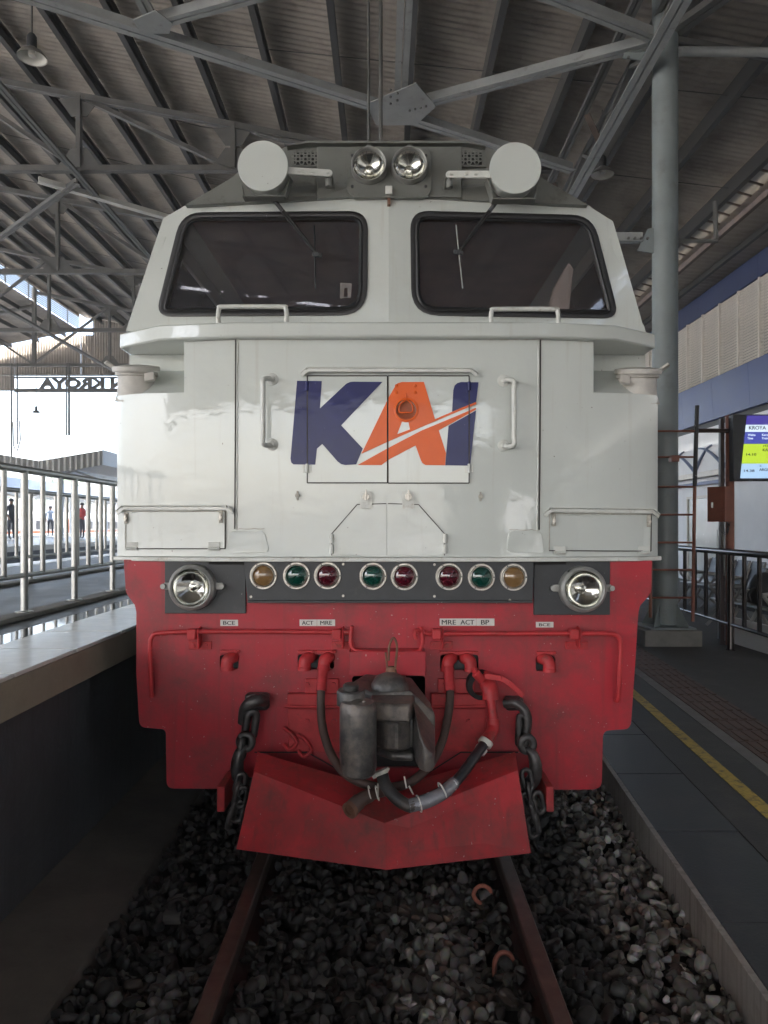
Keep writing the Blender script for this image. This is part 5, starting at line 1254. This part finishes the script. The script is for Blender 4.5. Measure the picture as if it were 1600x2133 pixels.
# plates and ledges around the coupler
m = MB(); m.plate(rect(727, 1357, 887, 1407), [], red, .17, .11); m.build('carrier_box', 'red', loco, bevel=.004)
for x0, x1, y0, y1, pr in ((598, 725, 1446, 1474, .05), (898, 1012, 1446, 1474, .05), (636, 706, 1414, 1445, .02), (912, 990, 1414, 1445, .02), (600, 727, 1476, 1566, .012), (897, 1012, 1476, 1566, .012)):
    m = MB(); m.plate(rect(x0, y0, x1, y1), [], red, pr-.001, pr); m.build('stiffener_plate', 'redfit', loco, bevel=.005)
pxtube('ledge_pipe', [(592, 1471, .055), (660, 1472, .055), (728, 1472, .055)], red, .008, 'redfit'); pxtube('ledge_pipe', [(897, 1472, .055), (960, 1472, .055), (1012, 1471, .055)], red, .008, 'redfit')
for x, y in ((640, 1426), (695, 1426), (926, 1427), (976, 1427), (640, 1502), (697, 1502), (926, 1503), (976, 1503)):
    m = MB(); m.cyl(on(x, y, lambda X, Z: red(X)-.02), .013, .012, (0, -1, 0), 6); m.build('bolt', 'redfit', loco)
for q in ((596, 1515, 612, 1560), (618, 1528, 650, 1575)):          # torn bracket left of the coupler
    p = at((q[0]+q[2])/2, (q[1]+q[3])/2, 3.845); m = MB(); m.tube(smoothpath([p+Vector((-.03, 0, .05)), p+Vector((.01, -.03, .03)), p+Vector((.035, -.02, -.02)), p+Vector((0, -.03, -.05)), p+Vector((-.03, 0, -.03))], 4), .010, 8); m.build('broken_bracket', 'redfit', loco, smooth=60)

# --- plow: two plates meeting in a V, with an upper flange folded back to the end plate
def P3(px, py, Y): return at(px, py, Y)
bl, bc, br_ = P3(492, 1769, 3.44), P3(803, 1812, 3.24), P3(1106, 1777, 3.44)
ml, mr = P3(521, 1705, 3.47), P3(1098, 1705, 3.47)
fl, fc, fr_ = P3(529, 1606, 3.53), P3(802, 1714, 3.335), P3(1079, 1604, 3.53)
ul, uc, ur = P3(536, 1566, 3.66), P3(802, 1645, 3.56), P3(1073, 1566, 3.66)
m = MB()
for a, b, c, d in ((bl, bc, fc, fl), (bc, br_, fr_, fc)):
    n_ = (b-a).cross(d-a).normalized()*.014
    if n_.y < 0: n_ = -n_
    m.hexa([a, b, c, d], [p+n_ for p in (a, b, c, d)])
m.build('plow_blade', 'plow', loco, bevel=.002)
m = MB()
for a, b, c, d in ((fl, fc, uc, ul), (fc, fr_, ur, uc)): m.hexa([a+Vector((0, .004, -.001)), b+Vector((0, .004, -.001)), c, d], [p+Vector((0, .006, -.014)) for p in (a, b, c, d)])
m.build('plow_flange', 'plow', loco)
for xx in (478, 1128):
    a = P3(xx, 1655, 3.82); m = MB(); m.box((a.x-.018, 3.62, .20), (a.x+.018, 3.86, .32)); m.build('plow_bracket', 'plow', loco, bevel=.004)
seam('plow_top_gap', [(530, 1567), (640, 1567), (770, 1640)], lambda X, Z: 3.835, .006, 'black'); seam('plow_top_gap', [(845, 1640), (960, 1567), (1080, 1567)], lambda X, Z: 3.835, .006, 'black')

# --- knuckle coupler
cp = holder('coupler', loco)
m = MB()      # head: back block, guard arm on the right and the hood between them
hb_ = [(-.12, 3.42), (-.06, 3.36), (.10, 3.36), (.215, 3.36), (.20, 3.48), (.12, 3.62), (-.10, 3.62), (-.16, 3.50)]
m.hexa([(x, y, .55) for x, y in hb_], [(x, y, .815-.09*max(0, (x-.10)/.11)+.04*(y-3.36)/.26) for x, y in hb_]); m.build('head', 'steel', cp, bevel=.012, bseg=2, smooth=40)
m = MB(); ga = [(.115, 3.362), (.122, 3.26), (.135, 3.16), (.160, 3.125), (.188, 3.135), (.204, 3.20), (.212, 3.362)]
m.hexa([(x, y, .545) for x, y in ga], [(x, y, .815-.14*max(0, (x-.10)/.11)-.10*max(0, (3.30-y)/.18)) for x, y in ga]); m.build('guard_arm', 'steel', cp, bevel=.009, bseg=2, smooth=40)
m = MB(); ho = [(-.07, 3.362), (-.06, 3.26), (.02, 3.23), (.10, 3.22), (.125, 3.362)]
m.hexa([(x, y, .715+.05*(3.362-y)) for x, y in ho], [(x, y, .812-.10*(3.362-y)) for x, y in ho]); m.build('hood', 'steel', cp, bevel=.010, bseg=2, smooth=40)
m = MB(); ho = [(-.06, 3.362), (.02, 3.26), (.115, 3.25), (.125, 3.362)]; m.prism(ho, .55, .585); m.build('lower_lip', 'steel', cp, bevel=.014, bseg=3, smooth=50)
m = MB(); m.lathe((.015, 3.50, .795), [(.088, 0), (.085, .035), (.070, .062), (.045, .076), (0, .08)], (0, -.2, 1), 20); m.build('top_boss', 'steel', cp, smooth=60)
m = MB(); m.box((-.10, 3.58, .60), (.10, 4.1, .80)); m.build('shank', 'steel', cp, bevel=.02)
m = MB(); m.lathe((-.118, 3.185, .515), [(.060, 0), (.072, .012), (.076, .06), (.076, .26), (.074, .29), (.066, .305), (.0, .307)], (0, 0, 1), 28); kn = m.build('knuckle', 'steel', cp, smooth=40)
m = MB(); m.prism([(-.185, 3.19), (-.17, 3.15), (-.118, 3.11), (-.06, 3.13), (-.04, 3.2), (-.05, 3.33), (-.12, 3.40), (-.18, 3.36), (-.20, 3.28)], .53, .80); m.build('tail', 'steel', kn, bevel=.018, bseg=3, smooth=50)
m = MB(); m.lathe((-.150, 3.25, .795), [(.060, 0), (.060, .055), (.055, .062), (.030, .062), (.034, .066), (.034, .082), (.028, .088), (0, .09)], (0, -.08, 1), 22); m.build('pivot_pin', 'steel', kn, smooth=40)
m = MB(); m.lathe((-.100, 3.155, .815), [(.045, 0), (.045, .010), (.014, .012), (.012, .004), (0, .004)], (0, -.1, 1), 20); m.build('pin_washer', 'steel', kn, smooth=40)
m = MB(); m.prism([(-.045, 3.34), (-.01, 3.285), (.05, 3.262), (.105, 3.30), (.10, 3.365), (-.045, 3.365)], .586, .714); m.build('lock', 'steel', cp, bevel=.015)
# lifter and its shackle
p = at(815, 1420, 3.55)
m = MB(); m.lathe(p+Vector((0, 0, -.04)), [(.040, 0), (.034, .04), (.026, .09), (.020, .11)], (0, 0, 1), 14, False, True); m.build('lifter', 'rust', cp, smooth=50)
for k in (-1, 1):
    m = MB(); m.bar(p+Vector((k*.018, 0, .06)), p+Vector((k*.026, 0, .135)), .010, .03, (0, 1, 0)); m.build('clevis', 'rust', cp, bevel=.003)
m = MB(); m.tube(smoothpath([p+Vector((-.012, -.01, .10)), p+Vector((-.008, -.02, .17)), p+Vector((.010, -.02, .205)), p+Vector((.026, -.02, .17)), p+Vector((.022, -.01, .10))], 5), .006, 8); m.build('shackle', 'rust', cp, smooth=60)

# --- air hoses
hs = [(674, 1400, 3.80), (669, 1440, 3.74), (670, 1500, 3.68), (683, 1555, 3.60), (707, 1598, 3.52), (740, 1625, 3.45), (790, 1640, 3.42), (845, 1634, 3.45), (885, 1605, 3.52), (915, 1560, 3.60), (932, 1500, 3.68), (938, 1440, 3.74), (934, 1402, 3.80)]
m = MB(); m.tube(smoothpath([at(*q) for q in hs], 7), .0205, 14); m.build('control_hose', 'hoserust', loco, smooth=60)
for a, b in ((hs[0], hs[1]), (hs[-1], hs[-2])):
    p0, p1 = at(*a), at(*b); m = MB(); m.tube([p0+Vector((0, 0, .03)), p1], [.024, .026], 14); m.build('hose_ferrule', 'redfit', loco, smooth=50)
ck = holder('brake_cock', loco)
m = MB(); m.lathe(at(1000, 1425, 3.86), [(.075, 0), (.07, .05), (.045, .06)], (0, -1, 0), 18); m.build('stub', 'black', ck, smooth=50)
m = MB(); m.tube(smoothpath([at(1012, 1412, 3.84), at(1016, 1425, 3.78), at(1021, 1440, 3.75), at(1022, 1458, 3.74)], 4), [.040]*13, 14); m.build('body', 'redfit', ck, smooth=60)
m = MB(); m.lathe(at(1003, 1416, 3.73), [(.022, 0), (.022, .05), (.012, .055), (.012, .075)], (-.5, -.3, .6), 12, True, True); m.build('plug', 'redfit', ck, smooth=40)
m = MB(); m.tube([at(1022, 1456, 3.74), at(1027, 1500, 3.72)], .022, 14); m.build('pipe', 'redfit', ck, smooth=60)
m = MB(); m.tube(smoothpath([at(1027, 1498, 3.72), at(1028, 1515, 3.71), at(1022, 1530, 3.68), at(1012, 1543, 3.64)], 4), .030, 14); m.build('elbow', 'redfit', ck, smooth=60)
m = MB(); P = [at(1010, 1408, 3.72), at(1045, 1413, 3.70), at(1060, 1422, 3.69), at(1090, 1449, 3.69)]
for a, b in zip(P, P[1:]): m.bar(a, b, .010, .026, (0, 0, 1))
m.build('lever', 'redfit', ck, bevel=.003)
hb = [(1012, 1545, 3.64), (985, 1582, 3.52), (955, 1622, 3.40), (920, 1653, 3.30), (880, 1672, 3.24), (850, 1678, 3.22), (825, 1662, 3.24), (803, 1635, 3.28), (795, 1608, 3.32)]
m = MB(); m.tube(smoothpath([at(*q) for q in hb[:6]], 7), .024, 14); m.build('brake_hose', 'hosenew', loco, smooth=60)
m = MB(); m.tube(smoothpath([at(*q) for q in [(862, 1676, 3.225)]+hb[5:]], 7), .027, 14); m.build('brake_hose_end', 'hose', loco, smooth=60)
m = MB(); q = smoothpath([at(*q) for q in ((945, 1632, 3.37), (920, 1653, 3.30), (885, 1670, 3.245), (850, 1679, 3.22))], 5); m.tube(q, [.031-.004*abs(.5-i/(len(q)-1)) for i in range(len(q))], 16); slv = m.build('hose_sleeve', 'sleeve', loco, smooth=60)
def tie(p, ax, r):
    p, ax = Vector(p), Vector(ax).normalized(); e1 = ax.orthogonal().normalized(); e2 = ax.cross(e1); m = MB()
    m.tube([p+(e1*math.cos(t)+e2*math.sin(t))*r for t in [2*math.pi*k/20 for k in range(20)]], .0035, 6, closed=True); return m.build('cable_tie', 'tie', slv, smooth=60)
tie(at(921, 1646, 3.30), (-.9, -.3, -.4), .034); tie(at(873, 1674, 3.24), (-.9, -.2, -.2), .034)
m = MB(); p = at(1012, 1546, 3.635); ax = Vector((-.75, -.5, -.9)).normalized()
m.lathe(p, [(.033, -.012), (.035, -.008), (.035, .012), (.033, .016)], ax, 18, True, True); m.lathe(p+ax*.03, [(.028, 0), (.030, .005), (.028, .03)], ax, 18, True, True); m.build('hose_clamp', 'tie', loco, smooth=40)
m = MB(); m.tube(smoothpath([at(800, 1648, 3.36), at(775, 1655, 3.30), at(752, 1666, 3.27), at(730, 1686, 3.25)], 5), [.024]*6+[.03]*5+[.034]*5, 14); hd = m.build('glad_hand', 'hoserust', loco, smooth=60)
m = MB(); m.lathe(at(733, 1684, 3.235), [(.036, 0), (.036, .02), (.022, .022), (.020, .012), (0, .012)], (-.6, -.7, -.3), 16, True); m.build('face', 'rust', hd, smooth=40)
for x in (771, 786):
    a = at(x, 1652, 3.29); m = MB(); m.tube([a+Vector((math.cos(t)*.008, math.sin(t)*.032, -math.cos(t)*.032*.9)) for t in [2*math.pi*k/16 for k in range(16)]], .003, 6, closed=True); m.build('cable_tie', 'tie', hd)
m = MB(); a = at(793, 1612, 3.24); m.bar(a+Vector((-.03, 0, -.005)), a+Vector((.028, 0, .018)), .018, .03, (0, 1, 0)); m.bar(a+Vector((-.034, -.004, -.012)), a+Vector((-.018, -.004, -.004)), .016, .024, (0, 1, 0)); m.bar(a+Vector((.024, -.004, .010)), a+Vector((.034, -.004, .028)), .014, .012, (0, 1, 0)); m.build('clamp_ears', 'seamw', loco, bevel=.003)
for P in (((842, 1617, 3.38), (847, 1642, 3.36)), ((852, 1637, 3.36), (861, 1655, 3.34))):
    m = MB(); m.tube([at(*P[0]), at(*P[1])], .004, 6); m.build('tie_tail', 'tie', loco)
m = MB(); m.tube([at(787, 1632, 3.27), at(788, 1665, 3.27)], .004, 6); m.build('tie_tail', 'seamw', loco)

# --- safety chains
def chlink(parent, p, d, side, L=.075, W=.045, r=.0105, name='link', mat='chain'):
    p, d, side = Vector(p), Vector(d).normalized(), Vector(side); side = (side-d*side.dot(d)).normalized()
    hl, hw = L/2-W/2, W/2-r; pts = []
    for k in range(9): t = -math.pi/2+math.pi*k/8; pts.append(p+d*(hl+math.cos(t)*hw)+side*math.sin(t)*hw)
    for k in range(9): t = math.pi/2+math.pi*k/8; pts.append(p+d*(-hl+math.cos(t)*hw)+side*math.sin(t)*hw)
    m = MB(); m.tube(pts, r, 8, closed=True); return m.build(name, mat, parent, smooth=60)
def hook(parent, x, y, Y, s_):
    pts = [(0, 10), (12, 22), (18, 48), (14, 72), (-4, 88), (-24, 82), (-36, 52), (-42, 30)]
    P = smoothpath([at(x+s_*a*1.0, y+b, Y-.02*math.sin(i)) for i, (a, b) in enumerate(pts)], 5); n = len(P)
    m = MB(); m.tube(P, [.018+.016*math.sin(math.pi*min(1, (i/(n-1))*1.05)) for i in range(n)], 12); m.build('hook', 'chain', parent, smooth=60)
    m = MB(); c = at(x, y, Y); m.tube([c+Vector((math.cos(t)*.030, 0, math.sin(t)*.034)) for t in [2*math.pi*k/18 for k in range(18)]], .019, 10, closed=True); m.build('eye', 'chain', parent, smooth=60)
cl = holder('safety_chain', loco)
p = at(530, 1460, 3.80); m = MB(); m.box(p+Vector((-.05, -.005, -.05)), p+Vector((.07, .06, .035))); m.build('anchor', 'chain', cl, bevel=.02, bseg=3)
m = MB(); m.tube(smoothpath([p+Vector((.05, 0, 0)), p+Vector((.02, -.05, .015)), p+Vector((-.03, -.05, -.02)), p+Vector((-.045, -.03, -.10))], 5), .032, 12); m.build('anchor_lug', 'chain', cl, smooth=60)
chlink(cl, at(522, 1510, 3.74), (-.15, 0, -1), (1, .4, 0), .17, .085, .020); hook(cl, 512, 1545, 3.70, -1)
chlink(cl, at(504, 1560, 3.70), (-.1, 0, -1), (.2, 1, 0), .13, .075, .019)
for i, (x, y) in enumerate(((500, 1632), (494, 1652), (503, 1660), (488, 1684), (496, 1690), (480, 1704))): chlink(cl, at(x, y, 3.62-.02*(i % 2)), (-.22, 0, -1), ((1, .3, 0), (.25, 1, 0))[i % 2], .118, .062, .0115)
cr = holder('safety_chain', loco)
p = at(1070, 1468, 3.80); m = MB(); m.box(p+Vector((-.04, -.01, -.03)), p+Vector((.05, .06, .035))); m.build('anchor', 'chain', cr, bevel=.015, bseg=3)
m = MB(); m.tube(smoothpath([at(1052, 1465, 3.78), at(1078, 1466, 3.74), at(1095, 1485, 3.72), at(1098, 1510, 3.73), at(1090, 1545, 3.75)], 5), .024, 12); m.build('anchor_lug', 'chain', cr, smooth=60)
chlink(cr, at(1089, 1522, 3.72), (-.05, 0, -1), (.9, -.5, 0), .185, .075, .018); hook(cr, 1098, 1550, 3.69, 1)
for i, (x, y) in enumerate(((1098, 1625), (1104, 1655), (1098, 1672), (1110, 1690), (1122, 1672), (1118, 1712), (1109, 1722))): chlink(cr, at(x, y, 3.62-.02*(i % 2)), (.22, 0, -1), ((1, .2, 0), (.3, 1, 0))[i % 2], .122, .064, .0115)
